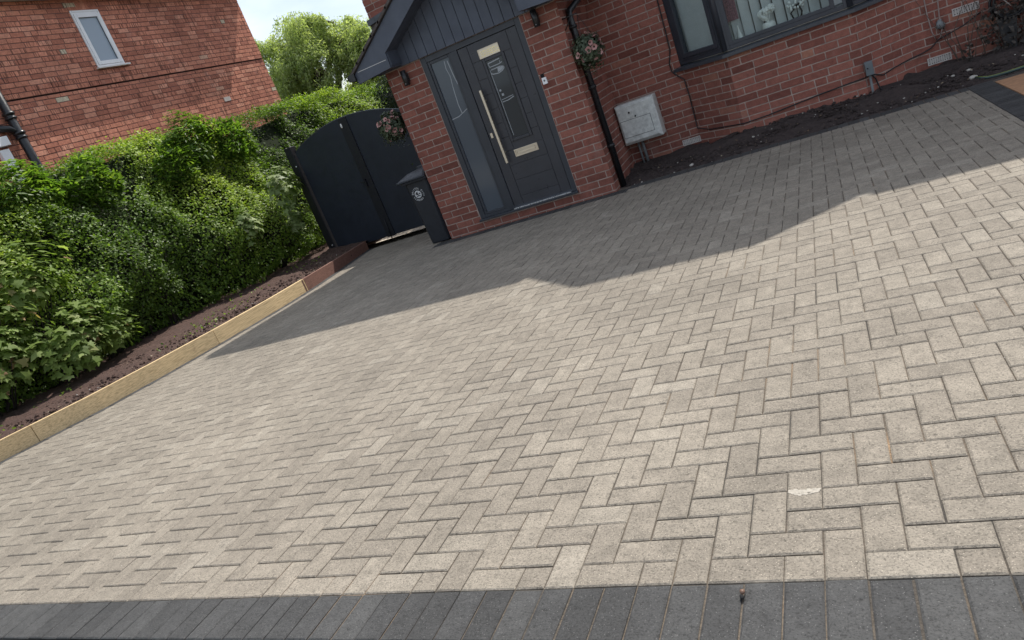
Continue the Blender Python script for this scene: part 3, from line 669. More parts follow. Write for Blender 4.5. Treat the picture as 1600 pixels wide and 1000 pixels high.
g = MB(); g.ball((-2.52, PF - .024, 1.315), .011, 0, 10, 6, (1, .5, 1)); g.build('button', GREYPIPE, t)
g = MB(); g.box(-2.548, -2.512, PF - .010, PF - .004, 1.348, 1.382); g.build('backplate', DARK, t)
# downpipe
t = empty('downpipe', (-2.125, 7.57, 0), 'black round downpipe running down the corner of the porch', 'drainpipe')
g = MB(); g.tube([(-2.125, 7.57, -.02), (-2.125, 7.57, 1.80), (-2.120, 7.58, 1.85), (-2.04, 7.72, 1.93), (-1.85, 8.02, 2.08), (-1.80, 8.2, 2.14), (-1.80, 8.3, 2.3), (-1.80, 8.36, 4.5)], .033, 12); g.build('pipe', BLACKP, t)
for z in (.45, 1.08, 1.70):
    g = MB(); g.lathe([(.036, -.018), (.042, -.016), (.042, .016), (.036, .018)], (-2.125, 7.57, z), 14); g.box(-2.168, -2.10, 7.53, 7.545, z - .008, z + .008); g.build('clip', BLACKP, t)
# meter box
t = empty('meter_box', (-1.94, 8.42, .3), 'weathered light grey utility meter box on the brick beside the porch', 'meter box')
g = MB(); X0b, X1b, Z0b, Z1b = -2.15, -1.70, .30, .755; yb_, yf = 8.414, 8.20; ci = .035
g.add([(X0b, yb_, Z0b), (X1b, yb_, Z0b), (X1b, yb_, Z1b), (X0b, yb_, Z1b), (X0b, yf + ci, Z0b), (X1b, yf + ci, Z0b), (X1b, yf + ci, Z1b), (X0b, yf + ci, Z1b), (X0b + ci * .5, yf, Z0b + ci), (X1b - ci, yf, Z0b + ci), (X1b - ci, yf, Z1b - ci * .8), (X0b + ci * .5, yf, Z1b - ci * .8)],
      [(0, 1, 5, 4), (1, 2, 6, 5), (2, 3, 7, 6), (3, 0, 4, 7), (4, 5, 9, 8), (5, 6, 10, 9), (6, 7, 11, 10), (7, 4, 8, 11), (8, 9, 10, 11), (3, 2, 1, 0)]); g.build('box', GREYBOX, t, .006)
g = MB(); g.box(X0b + .03, X1b - .075, yf - .006, yf + .004, .39, .575); g.build('lid', GREYBOX, t, .002)
g = MB(); bars(g, X0b + .026, X1b - .071, .386, .579, .005, yf - .0015, yf + .003); g.build('lid_gap', DARK, t)
for (x, z) in ((-1.995, .655), (-1.935, .60)):
    g = MB(); g.ball((x, yf - .004, z), .011, 0, 8, 5); g.build('lock_hole', DARK, t)
for x, r_ in ((-1.985, .018), (-2.035, .012)):
    g = MB(); g.tube([(x, 8.37, .33), (x, 8.37, .02)], r_, 8); g.build('conduit', GREYPIPE, t)
# air bricks
def vent(name_lab, x0, x1, z0, z1, y):
    t = empty('air_brick', ((x0 + x1) / 2, y, z0), name_lab, 'air brick', 'air bricks low on the house wall')
    g = MB(); bars(g, x0, x1, z0, z1, .010, y - .012, y + .004)
    nx = 10; nz_ = 4; w_ = (x1 - x0 - .02) / nx; h_ = (z1 - z0 - .02) / nz_
    for i in range(1, nx): g.box(x0 + .01 + i * w_ - .005, x0 + .01 + i * w_ + .005, y - .009, y + .002, z0 + .01, z1 - .01)
    for j in range(1, nz_): g.box(x0 + .01, x1 - .01, y - .0085, y + .0015, z0 + .01 + j * h_ - .004, z0 + .01 + j * h_ + .004)
    g.build('grille', VENTM, t)
    g = MB(); g.box(x0 + .006, x1 - .006, y - .0055, y + .003, z0 + .006, z1 - .006); g.build('opening', DARK, t)
vent('pale air brick low on the wall below the grey meter box', -1.56, -1.355, .08, .145, 8.417)
vent('pale air brick just above the soil right of the bay', .915, 1.12, .125, .195, 8.417)
vent('pale smeared air brick higher up, left of the coiled hose', 1.18, 1.40, .505, .575, 8.417)
# junction box
t = empty('junction_box', (.39, 7.98, .2), 'small grey electrical box on the corner of the bay wall', 'electrical box')
g = MB(); g.box(.355, .425, 7.955, 8.028, .275, .405); g.build('box', plain('blue_grey_plastic', (.13, .15, .16), .5), t, .006)
g = MB(); g.ball((.375, 7.953, .345), .007, 0, 8, 5); g.build('knob', DARK, t)
g = MB(); g.tube([(.385, 8.01, .28), (.385, 8.01, .0)], .012, 8); g.build('conduit', GREYPIPE, t)
# cables
g = MB()
c1 = [(-1.401, 8.40, 2.05), (-1.401, 8.40, 1.656), (-1.408, 8.40, 1.32), (-1.415, 8.40, 1.126), (-1.461, 8.40, .991), (-1.458, 8.40, .904), (-1.405, 8.398, .836), (-1.352, 8.388, .782), (-1.345, 8.38, .594), (-1.352, 8.388, .379), (-1.356, 8.39, .232), (-1.212, 8.285, .192), (-.918, 8.067, .188), (-.83, 8.005, .187), (-.586, 8.012, .194), (-.33, 8.012, .216), (-.081, 8.012, .237), (.158, 8.012, .252), (.345, 8.0, .262), (.405, 8.05, .267), (.504, 8.13, .217), (.599, 8.2, .238), (.755, 8.32, .257), (.877, 8.4, .262), (.964, 8.4, .287), (1.033, 8.4, .343), (1.25, 8.39, .40), (1.40, 8.38, .47)]
g.tube(c1, .0065, 6); tag(g.build('black_cable', CABLE), 'thin black cable clipped round the bay wall under the window', 'cable')
g = MB(); g.tube([(.40, 8.05, .27), (.431, 8.07, .218), (.45, 8.085, .127), (.47, 8.06, .085), (.52, 8.0, .08)], .007, 6); tag(g.build('black_cable', CABLE), 'short black cable dropping from the small grey box into the soil', 'cable')
g = MB(); g.tube([(.965, 8.39, 1.4), (.972, 8.39, .742), (.975, 8.39, .60), (.99, 8.385, .43), (1.015, 8.38, .35), (1.05, 8.38, .36), (1.075, 8.38, .43), (1.07, 8.385, .55), (1.079, 8.39, .70), (1.085, 8.39, 1.4)], .006, 6)
tag(g.build('grey_cable', GREYC), 'looped pinkish grey cable hanging down the wall right of the bay', 'cable')
g = MB(); g.ball((1.07, 8.385, .475), .035, 0, 9, 6, (1, .5, 1.3), jit=.3); tag(g.build('cable_tape', GREYPIPE), 'crumpled grey wrap taped round the looped cable', 'cable wrap')
t = empty('coiled_hose', (1.6, 8.32, .3), 'black hose coiled in a ring on the wall at the right edge', 'hose')
for k in range(5):
    rr = .125 + .012 * (k % 3); g = MB(); cx, cz = 1.60 + .006 * k, .50 - .004 * k; g.tube([(cx + rr * 1.0 * math.cos(a / 24 * 6.283), 8.36 - .014 * k, cz + rr * math.sin(a / 24 * 6.283) * 1.0) for a in range(25)], .011, 8, cap=False)
    g.build('hose_loop', CABLE, t)
g = MB(); g.hexa([(1.54, 8.30, .03), (1.62, 8.30, .03), (1.62, 8.36, .03), (1.54, 8.36, .03)], [(1.50, 8.32, .36), (1.66, 8.32, .36), (1.64, 8.36, .36), (1.52, 8.36, .36)]); g.build('hanger', CABLE, t)
t = empty('garden_hose', (1.3, 7.5, .0), 'blue-green garden hose lying on the soil by the orange slab', 'hose')
zs_ = lambda x, y: topr(x, y) + .012
hp = [(1.17, 7.66), (1.19, 7.60), (1.22, 7.52), (1.27, 7.45), (1.34, 7.40), (1.45, 7.36), (1.62, 7.33), (1.85, 7.30), (2.3, 7.30)]
hp = [(1.165, 7.63), (1.20, 7.58), (1.24, 7.545), (1.30, 7.53), (1.38, 7.53), (1.48, 7.54), (1.62, 7.56), (2.0, 7.6)]
g = MB(); g.tube([(x, y, zs_(x, y)) for x, y in hp], .013, 8); g.build('hose', HOSE, t)
g = MB(); g.tube([(x, y - .004, zs_(x, y) + .0105) for x, y in hp], .003, 5); g.build('stripe', HOSEY, t)
g = MB(); g.ball((1.15, 7.66, .03), .028, 0, 8, 5, (1.2, .8, .6), jit=.2); tag(g.build('pale_stone', STONE), 'pale stone lying on the soil at the end of the garden hose', 'stone')

# ------------------------------------------------------------------ hanging baskets
LEAFN = np.array([[0, 0, 0], [.14, .25, .04], [.15, .6, .02], [0, 1, -.10], [-.15, .6, .02], [-.14, .25, .04]], float)
LEAFT = np.array([[0, 0, 0], [.28, .22, .06], [.26, .62, .05], [0, 1, -.05], [-.26, .62, .05], [-.28, .22, .06]], float); LEAFF = [(0, 1, 2, 3), (0, 3, 4, 5)]
def syc():
    an = [-150, -118, -90, -62, -45, -25, 0, 25, 45, 62, 90, 118, 150]; ra = [.30, .55, .40, .72, .50, .78, 1.0, .78, .50, .72, .40, .55, .30]
    ra = [.30, .52, .34, .66, .42, .55, 1.0, .55, .42, .66, .34, .52, .30]
    v = [(0, 0, .04)] + [(r * .62 * math.sin(R(a)), r * .62 * math.cos(R(a)), -.10 * r * r + .03 * (i % 2)) for i, (a, r) in enumerate(zip(an, ra))]
    return np.array(v), [(0, i, i + 1) for i in range(1, 13)]
SYV, SYF = syc()
def leaves(name, parent, pos, up, size, tv, tf, mat, jit=.6, droop=.0, seed=1, rnd=None, dirv=None):
    r = np.random.default_rng(seed); n = len(pos); pos = np.asarray(pos, float)
    N = np.asarray(up, float) + r.normal(size=(n, 3)) * jit; N /= np.linalg.norm(N, axis=1)[:, None] + 1e-9
    D = r.normal(size=(n, 3)); D[:, 2] -= droop; D = D if dirv is None else D * .45 + dirv; D -= N * (D * N).sum(1)[:, None]; D /= np.linalg.norm(D, axis=1)[:, None] + 1e-9
    X = np.cross(D, N); sz = size * r.uniform(.6, 1.25, n)
    V = pos[:, None, :] + sz[:, None, None] * (tv[None, :, 0, None] * X[:, None, :] + tv[None, :, 1, None] * D[:, None, :] + tv[None, :, 2, None] * N[:, None, :])
    V = V.reshape(-1, 3) * S
    if parent is not None: V = V - np.array(parent.location)
    nv = len(tv); ls = [len(f) for f in tf]; flat = np.concatenate([np.array(f) for f in tf]); nf = len(tf)
    LV = (np.arange(n)[:, None] * nv + flat[None, :]).ravel(); cnt = np.tile(ls, n); st = np.concatenate([[0], np.cumsum(cnt)[:-1]])
    me = bpy.data.meshes.new(name); me.vertices.add(len(V)); me.vertices.foreach_set('co', V.ravel()); me.loops.add(len(LV)); me.loops.foreach_set('vertex_index', LV.astype(np.int32))
    me.polygons.add(n * nf); me.polygons.foreach_set('loop_start', st.astype(np.int32)); me.polygons.foreach_set('loop_total', cnt.astype(np.int32)); me.update(calc_edges=True)
    a = me.attributes.new('rnd', 'FLOAT', 'FACE'); q = r.random(n) if rnd is None else rnd; a.data.foreach_set('value', np.repeat(q, nf).astype(np.float32))
    me.materials.append(mat); o = bpy.data.objects.new(name, me); COL.objects.link(o)
    if parent: o.parent = parent
    return o
def sph(n, r): v = r.normal(size=(n, 3)); return v / np.linalg.norm(v, axis=1)[:, None]
def basket(c, rad, wallx, lab, seed, nfl):
    r = np.random.default_rng(seed); rr = random.Random(seed); c = np.array(c); sgn = 1 if c[0] > wallx else -1
    t = empty('hanging_basket', c, lab, 'hanging basket', 'hanging baskets of pink flowers')
    d = sph(2600, r); rad_ = rad * (r.uniform(.45, 1.0, 2600) + .16 * np.abs(nzs(d, seed, 5))); q_ = c + d * rad_[:, None]; q_[:, 2] -= r.exponential(.03, 2600) * (r.random(2600) < .5); leaves('foliage', t, q_, d, .034, LEAFT, LEAFF, PETU, .7, .5, seed)
    g = MB(); g.ball(tuple(c), rad * .62, 0, 14, 8, (1, 1, .9)); g.build('liner', TWIG, t)
    k = 0
    while k < nfl:
        fl = MB()
        v = Vector((rr.gauss(0, 1) + .5, rr.gauss(0, 1) - .9, rr.gauss(0, .9) + .1)).normalized()
        p = Vector(c) + v * rad * rr.uniform(.98, 1.12); v = (v + Vector((rr.gauss(0, .4), rr.gauss(0, .4), rr.gauss(0, .4)))).normalized(); s_ = rr.uniform(.022, .034); X = v.orthogonal().normalized(); Y = v.cross(X); m = 10
        ring = lambda q, h, w: [tuple(p + (X * math.cos(2 * math.pi * j / m) + Y * math.sin(2 * math.pi * j / m)) * q * (1 + w * math.cos(math.pi * j)) + v * h) for j in range(m)]
        vv = ring(s_ * .12, -.02, 0) + ring(s_ * .35, .004, 0) + ring(s_, .012, .07)
        fl.add(vv[m:], [(j, (j + 1) % m, m + (j + 1) % m, m + j) for j in range(m)], 0, rr.random()); fl.add(vv[:2 * m], [(j, (j + 1) % m, m + (j + 1) % m, m + j) for j in range(m)], 1); k += 1; fl.build('flower', [PETAL, PETALD], t)
    g = MB(); top = c[2] + .33; tp = (c[0], c[1], top)
    for a in range(3): g.tube([(c[0] + rad * .8 * math.cos(a * 2.1 + .4), c[1] + rad * .8 * math.sin(a * 2.1 + .4), c[2] + .02), tp], .0022, 4)
    g.build('chain', CABLE, t)
    g = MB(); g.tube([(wallx, c[1] + .02, top + .01), (c[0], c[1], top + .012)], .006, 6); g.tube([(wallx, c[1] + .02, top - .10), (c[0] - (c[0] - wallx) * .4, c[1] + .01, top + .01)], .005, 6); g.build('bracket', CABLE, t)
basket((-4.475, 7.46, 1.45), .15, PL - .004, 'hanging basket of pink flowers in front of the dark gate', 21, 22)
basket((-1.995, 7.37, 1.455), .135, PR + .004, 'hanging basket of pink flowers over the black downpipe', 22, 22)

# ------------------------------------------------------------------ wheelie bin
t = empty('wheelie_bin', (-4.45, 7.6, -.01), 'black wheelie bin with white round council badge beside the porch', 'bin')
zb = -.008
g = MB()
def ring(x0, x1, y0, y1, z, c=.03): return [(x0 + c, y0, z), (x1 - c, y0, z), (x1, y0 + c, z), (x1, y1 - c, z), (x1 - c, y1, z), (x0 + c, y1, z), (x0, y1 - c, z), (x0, y0 + c, z)]
g.hexa(ring(-4.572, -4.30, 7.42, 7.76, zb + .01), ring(-4.588, -4.275, 7.375, 7.84, .77)); g.hexa(ring(-4.615, -4.265, 7.345, 7.86, .77, .02), ring(-4.62, -4.262, 7.34, 7.865, .80, .02)); g.build('body', BINM, t, .006)
g = MB(); g.hexa(ring(-4.672, -4.262, 7.325, 7.88, .803, .02), ring(-4.665, -4.262, 7.33, 7.88, .825, .02)); g.hexa(ring(-4.655, -4.265, 7.345, 7.88, .825, .02), ring(-4.57, -4.27, 7.45, 7.84, .872, .05)); g.hexa(ring(-4.60, -4.265, 7.78, 7.90, .84, .02), ring(-4.60, -4.27, 7.80, 7.90, .90, .02)); g.build('lid', BINM, t, .006)
for x in (-4.59, -4.30):
    g = MB(); n = 18; g.tube([(x, 7.77, .09), (x + .05, 7.77, .09)], .10, n); g.build('wheel', BLACKP, t)
g = MB(); g.tube([(-4.60, 7.91, .80), (-4.28, 7.91, .80)], .012, 8); g.build('handle', BINM, t)
def letters(name, items, mat, parent, fr, size, depth=.0008):
    me_v, me_f = [], []
    for ch, x, z, rot in items:
        cu = bpy.data.curves.new('t', 'FONT'); cu.body = ch; cu.size = size; cu.align_x = 'CENTER'; cu.align_y = 'CENTER'; cu.extrude = depth; cu.resolution_u = 3; cu.offset = .0006
        ob = bpy.data.objects.new('t', cu); COL.objects.link(ob); bpy.context.view_layer.update()
        me = bpy.data.meshes.new_from_object(ob.evaluated_get(bpy.context.evaluated_depsgraph_get())); o = len(me_v); c, s_ = math.cos(rot), math.sin(rot)
        for v in me.vertices: me_v.append(fr(x + v.co.x * c - v.co.y * s_, z + v.co.x * s_ + v.co.y * c, v.co.z))
        me_f += [[i + o for i in p.vertices] for p in me.polygons]; bpy.data.objects.remove(ob); bpy.data.curves.remove(cu); bpy.data.meshes.remove(me)
    m = MB(); m.add(me_v, me_f); return m.build(name, mat, parent)
slope = (7.375 - 7.42) / .78
bfr = lambda x, z, d: (x, 7.42 + slope * (z - zb) - .004 - d, z)
items = []; bx, bz, br_ = -4.455, .625, .070
for i, ch in enumerate("BRISTOL CITY COUNCIL "):
    a = math.pi - .25 - i * 2 * math.pi / 21
    if ch != ' ': items.append((ch, bx + br_ * math.cos(a), bz + br_ * math.sin(a), a - math.pi / 2))
letters('badge_lettering', items, EMBW, t, bfr, .028)
g = MB(); n = 28; dk_ = [(bx + .046 * math.cos(2 * math.pi * i / n), bz + .046 * math.sin(2 * math.pi * i / n)) for i in range(n)]
g.add([bfr(x, z, .001) for x, z in dk_], [tuple(range(n))]); g.build('badge', EMBW, t)
g = MB()
for poly in ([(-.034, .004), (-.014, .03), (.006, .026), (-.002, .012), (.010, .0), (-.004, -.012), (-.018, -.002)], [(-.026, -.018), (.0, -.012), (.03, -.016), (.024, -.026), (.0, -.022), (-.018, -.03)], [(.012, .006), (.03, .014), (.036, .0), (.022, -.006)]):
    g.add([bfr(bx + x, bz + z, .0018) for x, z in poly], [tuple(range(len(poly)))])
g.build('badge_figure', BINM, t)

# ------------------------------------------------------------------ side gate
GY = 8.80
t = empty('side_gate', (-5.95, GY, -.03), 'tall dark double side gate with a shallow arched top', 'gate')
def az(x): return 1.80 - .215 * (x + 6.02) ** 2
for (a, b) in ((-6.985, -6.06), (-5.93, -4.80)):
    n = 10; xs = [a + (b - a) * i / n for i in range(n + 1)]; g = MB(); g.prism([(a, .03), (b, .03)] + [(x, az(x)) for x in xs[::-1]], GY, GY + .03)
    g.build('gate_leaf', GATEM, t, .002)
g = MB(); g.prism([(-6.065, .02), (-5.925, .02), (-5.925, az(-5.925) + .004), (-6.065, az(-6.065) + .004)], GY - .018, GY + .035); g.build('meeting_stile', GATEF, t, .003)
g = MB(); xs = [-6.99 + 2.19 * i / 24 for i in range(25)]; g.tube([(x, GY + .012, az(x) + .006) for x in xs], .008, 6); g.build('top_trim', plain('trim_metal', (.08, .09, .10), .3, .6), t)
g = MB(); g.ball((-6.035, GY - .022, 1.70), .022, 0, 12, 6, (.75, .35, 1.5)); g.build('knob', WHITEP, t)
g = MB(); g.box(-6.11, -6.03, GY - .05, GY - .035, .885, .90); g.box(-6.035, -6.015, GY - .05, GY - .018, .80, .92); g.build('latch', GATEF, t, .002)
g = MB(); g.tube([(-5.99, GY - .03, .30), (-5.99, GY - .03, -.03)], .008, 6); g.build('drop_bolt', GATEF, t)
t = empty('gate_post', (-7.06, GY, -.05), 'black timber post carrying the left side of the gate', 'post')
g = MB(); g.box(-7.12, -7.0, GY - .05, GY + .07, -.05, 1.70); g.build('post', GATEF, t, .006)
for z in (1.41, .16):
    g = MB(); g.ball((-7.03, GY - .055, z), .012, 0, 8, 5); g.build('hinge_bolt', STEEL, t)

# ------------------------------------------------------------------ timber edging
TE = [1.25, 3.304, 5.13, 6.70, 8.66]
labs = ['pale pine edging board nearest the camera, knotty, beside the paving', 'second pale pine edging board from the camera, with a split line', 'pale pine edging board lying just before the red-brown one', 'red-brown stained edging board ending by the gate']
for i in range(4):
    a, b = TE[i] + .003, TE[i + 1] - .003; g = MB(); n = 14; bt, tp = [], []
    for k in range(n):
        y0_, y1_ = a + (b - a) * k / n, a + (b - a) * (k + 1) / n
        h0 = .155 - .03 * max(0, (y0_ - 6.7) / 1.9); h1 = .155 - .03 * max(0, (y1_ - 6.7) / 1.9)
        g.add([(tbx(y0_) - .045, y0_, zg(y0_) - .03), (tbx(y0_), y0_, zg(y0_) - .03), (tbx(y1_), y1_, zg(y1_) - .03), (tbx(y1_) - .045, y1_, zg(y1_) - .03), (tbx(y0_) - .045, y0_, zg(y0_) + h0), (tbx(y0_), y0_, zg(y0_) + h0), (tbx(y1_), y1_, zg(y1_) + h1), (tbx(y1_) - .045, y1_, zg(y1_) + h1)],
              [(4, 5, 6, 7), (1, 2, 6, 5), (3, 0, 4, 7)] + ([(0, 1, 5, 4)] if k == 0 else []) + ([(2, 3, 7, 6)] if k == n - 1 else []), a=.2 + .25 * i)
    tag(g.build('timber_board', WOODR if i == 3 else WOOD), labs[i], 'timber board', 'timber boards edging the soil bed')
g = MB(); y = 6.70; g.box(tbx(y) - .002, tbx(y) + .003, y - .05, y - .02, zg(y) - .02, zg(y) + .15); tag(g.build('edging_peg', WOODR), 'narrow red-brown peg at the joint of pale and red-brown boards', 'peg')

# ------------------------------------------------------------------ neighbour's house
nh = empty('brick_house', (-10.6, 9, 0), "neighbour's orange brick house behind the hedge, small white window high up", 'house')
NX = -10.3
WNY0, WNY1, WNZ0, WNZ1 = 9.25, 9.80, 3.965, 4.87
KW = dict(mats=(BRICK2, MORT2), heads=.06, rust=.42, joint=.009, proud=.005, BL=.222, C=.0765)
NY1 = 13.28
# u runs along -Y from NY1; normal +X
wall('side_wall', nh, (NX, NY1, 0), (0, -1, 0), NY1 - 2.5, -.05, 3.68, nrm=(1, 0, 0), seed=31, **KW)
wall('upper_side_wall', nh, (NX + .016, NY1, 0), (0, -1, 0), NY1 - 2.5, 3.695, 5.05, nrm=(1, 0, 0), seed=32, holes=[(NY1 - WNY1, NY1 - WNY0, WNZ0, WNZ1)], **KW)
wall('end_wall', nh, (NX - 6, NY1, 0), (1, 0, 0), 5.99, -.05, 5.05, nrm=(0, 1, 0), seed=33, **KW)
wall('front_wall', nh, (NX - 6, 2.5, 0), (1, 0, 0), 5.99, -.05, 5.05, nrm=(0, -1, 0), seed=34, **KW)
g = MB(); g.box(-16.7, NX + .28, 2.1, 13.45, 5.05, 5.075); g.build('soffit', SOFF, nh)
g = MB(); g.box(-16.7, NX + .30, 2.08, 13.47, 5.076, 5.24); g.build('fascia', SOFF, nh)
g = MB(); g.add([(-16.8, 2.0, 5.242), (NX + .34, 2.0, 5.242), (NX + .34, 13.5, 5.242), (-16.8, 13.5, 5.242), (-13.25, 5.2, 7.6), (-13.25, 10.3, 7.6)], [(0, 1, 4), (1, 2, 5, 4), (2, 3, 5), (3, 0, 4, 5), (3, 2, 1, 0)]); g.build('roof', ROOFT, nh)
g = MB(); g.tube([(NX + .36, 2.0, 5.2), (NX + .36, 13.47, 5.2)], .05, 8); g.build('gutter', BLACKP, nh)
fr = lambda u, d, z: (NX + .016 - d, NY1 - u, z)
g = MB(); u0, u1 = NY1 - WNY1, NY1 - WNY0
k_ = lambda yy_: NY1 - yy_
bars(g, u0 + .002, u1 - .002, WNZ0 + .002, WNZ1 - .002, .03, -.018, .08, fr=fr); bars(g, u0 + .033, u1 - .033, WNZ0 + .033, WNZ1 - .06, .058, -.030, .06, fr=fr)
g.box(u0 + .03, u1 - .03, -.010, .05, WNZ1 - .06, WNZ1 - .03, 0, fr)
nw = g.build('window', WHITE, nh, .003)
g = MB(); g.box(u0 + .085, u1 - .085, .0, .01, WNZ0 + .085, WNZ1 - .11, 0, fr); g.build('pane', NGLASS, nw)
g = MB(); g.box(u0 - .07, u1 + .03, -.06, .03, WNZ0 - .028, WNZ0, 0, fr); g.build('window_sill', WHITEP, nw, .004)
g = MB()
for i in range(8): x = u0 + i * .069; g.box(x + .004, x + .065, -.006, .0, 4.875, 5.045, 0, fr)
g.build('window_lintel', BRICK2, nh)
g = MB(); bars(g, u0 + .083, u1 - .083, WNZ0 + .083, WNZ1 - .108, .010, -.012, .0, fr=fr); g.build('gasket', DARK, nw)
t = empty('air_brick', (NX, 11.75, 3.0), "pale air brick on the neighbour's orange side wall", 'air brick')
g = MB(); g.box(NX - .002, NX + .011, 11.66, 11.84, 3.02, 3.10); g.build('grille', VENTM, t)
t = empty('soil_pipe', (NX + .10, 7.38, 0), "thick black soil pipe with a hopper on the neighbour's wall", 'drainpipe')
g = MB(); g.tube([(NX + .10, 7.36, 0), (NX + .10, 7.36, 5.04)], .062, 16); g.build('pipe', BLACKP, t)
for z in (3.18, 3.46):
    g = MB(); g.lathe([(.066, -.05), (.082, -.045), (.082, -.02), (.070, -.012), (.070, .012), (.085, .02), (.085, .05), (.064, .055)], (NX + .10, 7.36, z), 18); g.build('collar', BLACKP, t)
g = MB(); g.tube([(NX + .10, 7.36, 3.22), (NX + .10, 7.25, 3.30), (NX + .06, 7.18, 3.33), (NX, 7.15, 3.33)], .05, 12); g.build('branch_pipe', BLACKP, t)
g = MB(); g.box(NX, NX + .07, 6.98, 7.12, 0, 3.05); tag(g.build('white_pipe', WHITE), "white square downpipe on the neighbour's wall at the left edge", 'drainpipe')
g = MB(); g.box(NX, NX + .10, 6.95, 7.17, 3.09, 3.22); tag(g.build('white_box', WHITE, bevel=.005), "small white box above the white downpipe at the left edge", 'box')

# ------------------------------------------------------------------ hedge and shrubs
def ztop(y): return np.interp(y, [1.2, 4.7, 5.4, 6.5, 7.1, 7.6, 8.2, 8.7, 9.3, 9.8, 10.7, 12.6, 14], [2.25, 2.3, 2.38, 2.36, 2.34, 2.46, 2.36, 2.1, 2.02, 2.22, 2.30, 2.27, 2.27])
def hedge(n, seed):
    r = np.random.default_rng(seed); y = r.uniform(1.4, 14, n); h = ztop(y) + .11; tt = r.uniform(0, 1, n) * (h + .7)
    front = tt < h; z = np.where(front, tt, h); q = np.stack([y, z], 1)
    bul = np.interp(z, [0, .35, .8, 1.15, 1.6, 2.45], [.0, .20, .34, .30, .0, -.50]); b2 = .13 * nzs(q, 1, 2.2) + .075 * nzs(q, 2, 6)
    x = np.where(front, -7.72 + bul + b2, -8.17 - (tt - h)); zz = np.where(front, z, h + .07 * nzs(np.stack([y, x], 1), 3, 4))
    x = np.where(front & (z < .35), x - .35 * (.35 - z) / .35 * 1.2, x)
    nz_2 = np.interp(z, [0, .9, 1.3, 2.4], [-.1, .25, .8, .9]); nrm = np.where(front[:, None], np.stack([np.ones(n), -.05 * np.ones(n), nz_2], 1), np.array([[.2, 0, 1.]])); nrm = nrm / np.linalg.norm(nrm, axis=1)[:, None]; dep = r.exponential(.055, n); dep = np.where(r.random(n) < .12, -r.uniform(0, .06, n), dep)
    gap = nzs(np.stack([y, zz, x], 1), 7, 3.3); keep = (gap > -1.25) | (r.random(n) < .3)
    P = np.stack([x, y, zz + np.array([0.])], 1) - nrm * dep[:, None]; keep &= ~((P[:, 2] < .10))
    zgr = .05; P[:, 0] = np.maximum(P[:, 0], np.interp(P[:, 2], [.1, .55, 1.05, 1.7, 2.3], [-7.96, -7.80, -7.74, -8.06, -8.9]) + r.uniform(0, .05, n))
    return P[keep], nrm[keep]
hd = empty('hedge', (-7.9, 7.5, .1), 'long dense small-leaved green hedge between the driveway and the orange brick house', 'hedge')
P, N_ = hedge(165000, 5)
tip = np.clip(.5 + .25 * nzs(P, 12, 1.3) + RNG.normal(size=len(P)) * .22 + .15 * (P[:, 2] - 1.2), 0, 1)
leaves('foliage', hd, P, N_ * .75 + np.array([.05, .2, .45]), .038, LEAFT, LEAFF, PRIVET, .55, .0, 3, tip)
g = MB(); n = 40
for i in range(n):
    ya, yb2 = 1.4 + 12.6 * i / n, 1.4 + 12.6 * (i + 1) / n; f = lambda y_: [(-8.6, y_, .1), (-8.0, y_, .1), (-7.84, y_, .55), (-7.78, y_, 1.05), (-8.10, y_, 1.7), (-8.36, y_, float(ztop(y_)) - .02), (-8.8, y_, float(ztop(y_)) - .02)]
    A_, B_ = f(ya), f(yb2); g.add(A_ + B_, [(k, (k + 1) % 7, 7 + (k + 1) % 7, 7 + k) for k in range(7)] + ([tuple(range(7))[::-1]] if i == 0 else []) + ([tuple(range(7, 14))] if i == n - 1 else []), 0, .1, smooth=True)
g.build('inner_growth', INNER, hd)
g = MB(); rr = random.Random(4)
for _ in range(260):
    y = rr.uniform(2, 13.5); x = rr.uniform(-8.0, -7.75); g.tube([(x, y, .08), (x + rr.uniform(-.05, .15), y + rr.uniform(-.15, .15), .35), (x + rr.uniform(.0, .3), y + rr.uniform(-.3, .3), rr.uniform(.6, 1.1))], [.010, .007, .003], 5)
g.build('stems', TWIG, hd)
def shrub(name, lab, cat, blobs, n, size, tv, tf, mat, seed, up=(0, 0, 0), jit=.6, droop=.3, grp=None, stemx=-7.6, shell=.35):
    r = np.random.default_rng(seed); c0 = blobs[0][0]; t = empty(name, (stemx, c0[1], .1), lab, cat, grp); PP = []; NN = []
    tot = sum(b[1] ** 2 for b in blobs)
    for c, rad, sq in blobs:
        k = int(n * rad * rad / tot); d = sph(k, r); d[:, 0] = np.abs(d[:, 0]) * .9 + .05 * d[:, 0]; rr_ = rad * (1 - r.random(k) ** 1.5 * shell) * (1 + .14 * nzs(d, seed + 1, 3.5))
        PP.append(np.array(c) + d * rr_[:, None] * np.array(sq)); NN.append(d * .7 + np.array(up))
    PP = np.concatenate(PP); NN = np.concatenate(NN)
    dv = None if tv is SYV else (NN * .55 + np.array([.15, 0, .55]))
    leaves('foliage', t, PP, NN if tv is SYV else NN * .4 + np.array([.1, .15, .7]), size, tv, tf, mat, jit, droop, seed, None, dv)
    g = MB(); rs = random.Random(seed)
    for c, rad, sq in blobs:
        for _ in range(7):
            e = (c[0] + rs.uniform(-.1, .35) * rad, c[1] + rs.uniform(-.7, .7) * rad * sq[1], c[2] + rs.uniform(-.5, .8) * rad * sq[2])
            g.tube([(stemx - .15, c[1] + rs.uniform(-.08, .08), .1), ((stemx - .15 + e[0]) / 2, (c[1] + e[1]) / 2, e[2] * .55), e], [.012, .008, .003], 5)
    g.build('stems', TWIG, t)
BR = 'bushes growing out of the hedge'
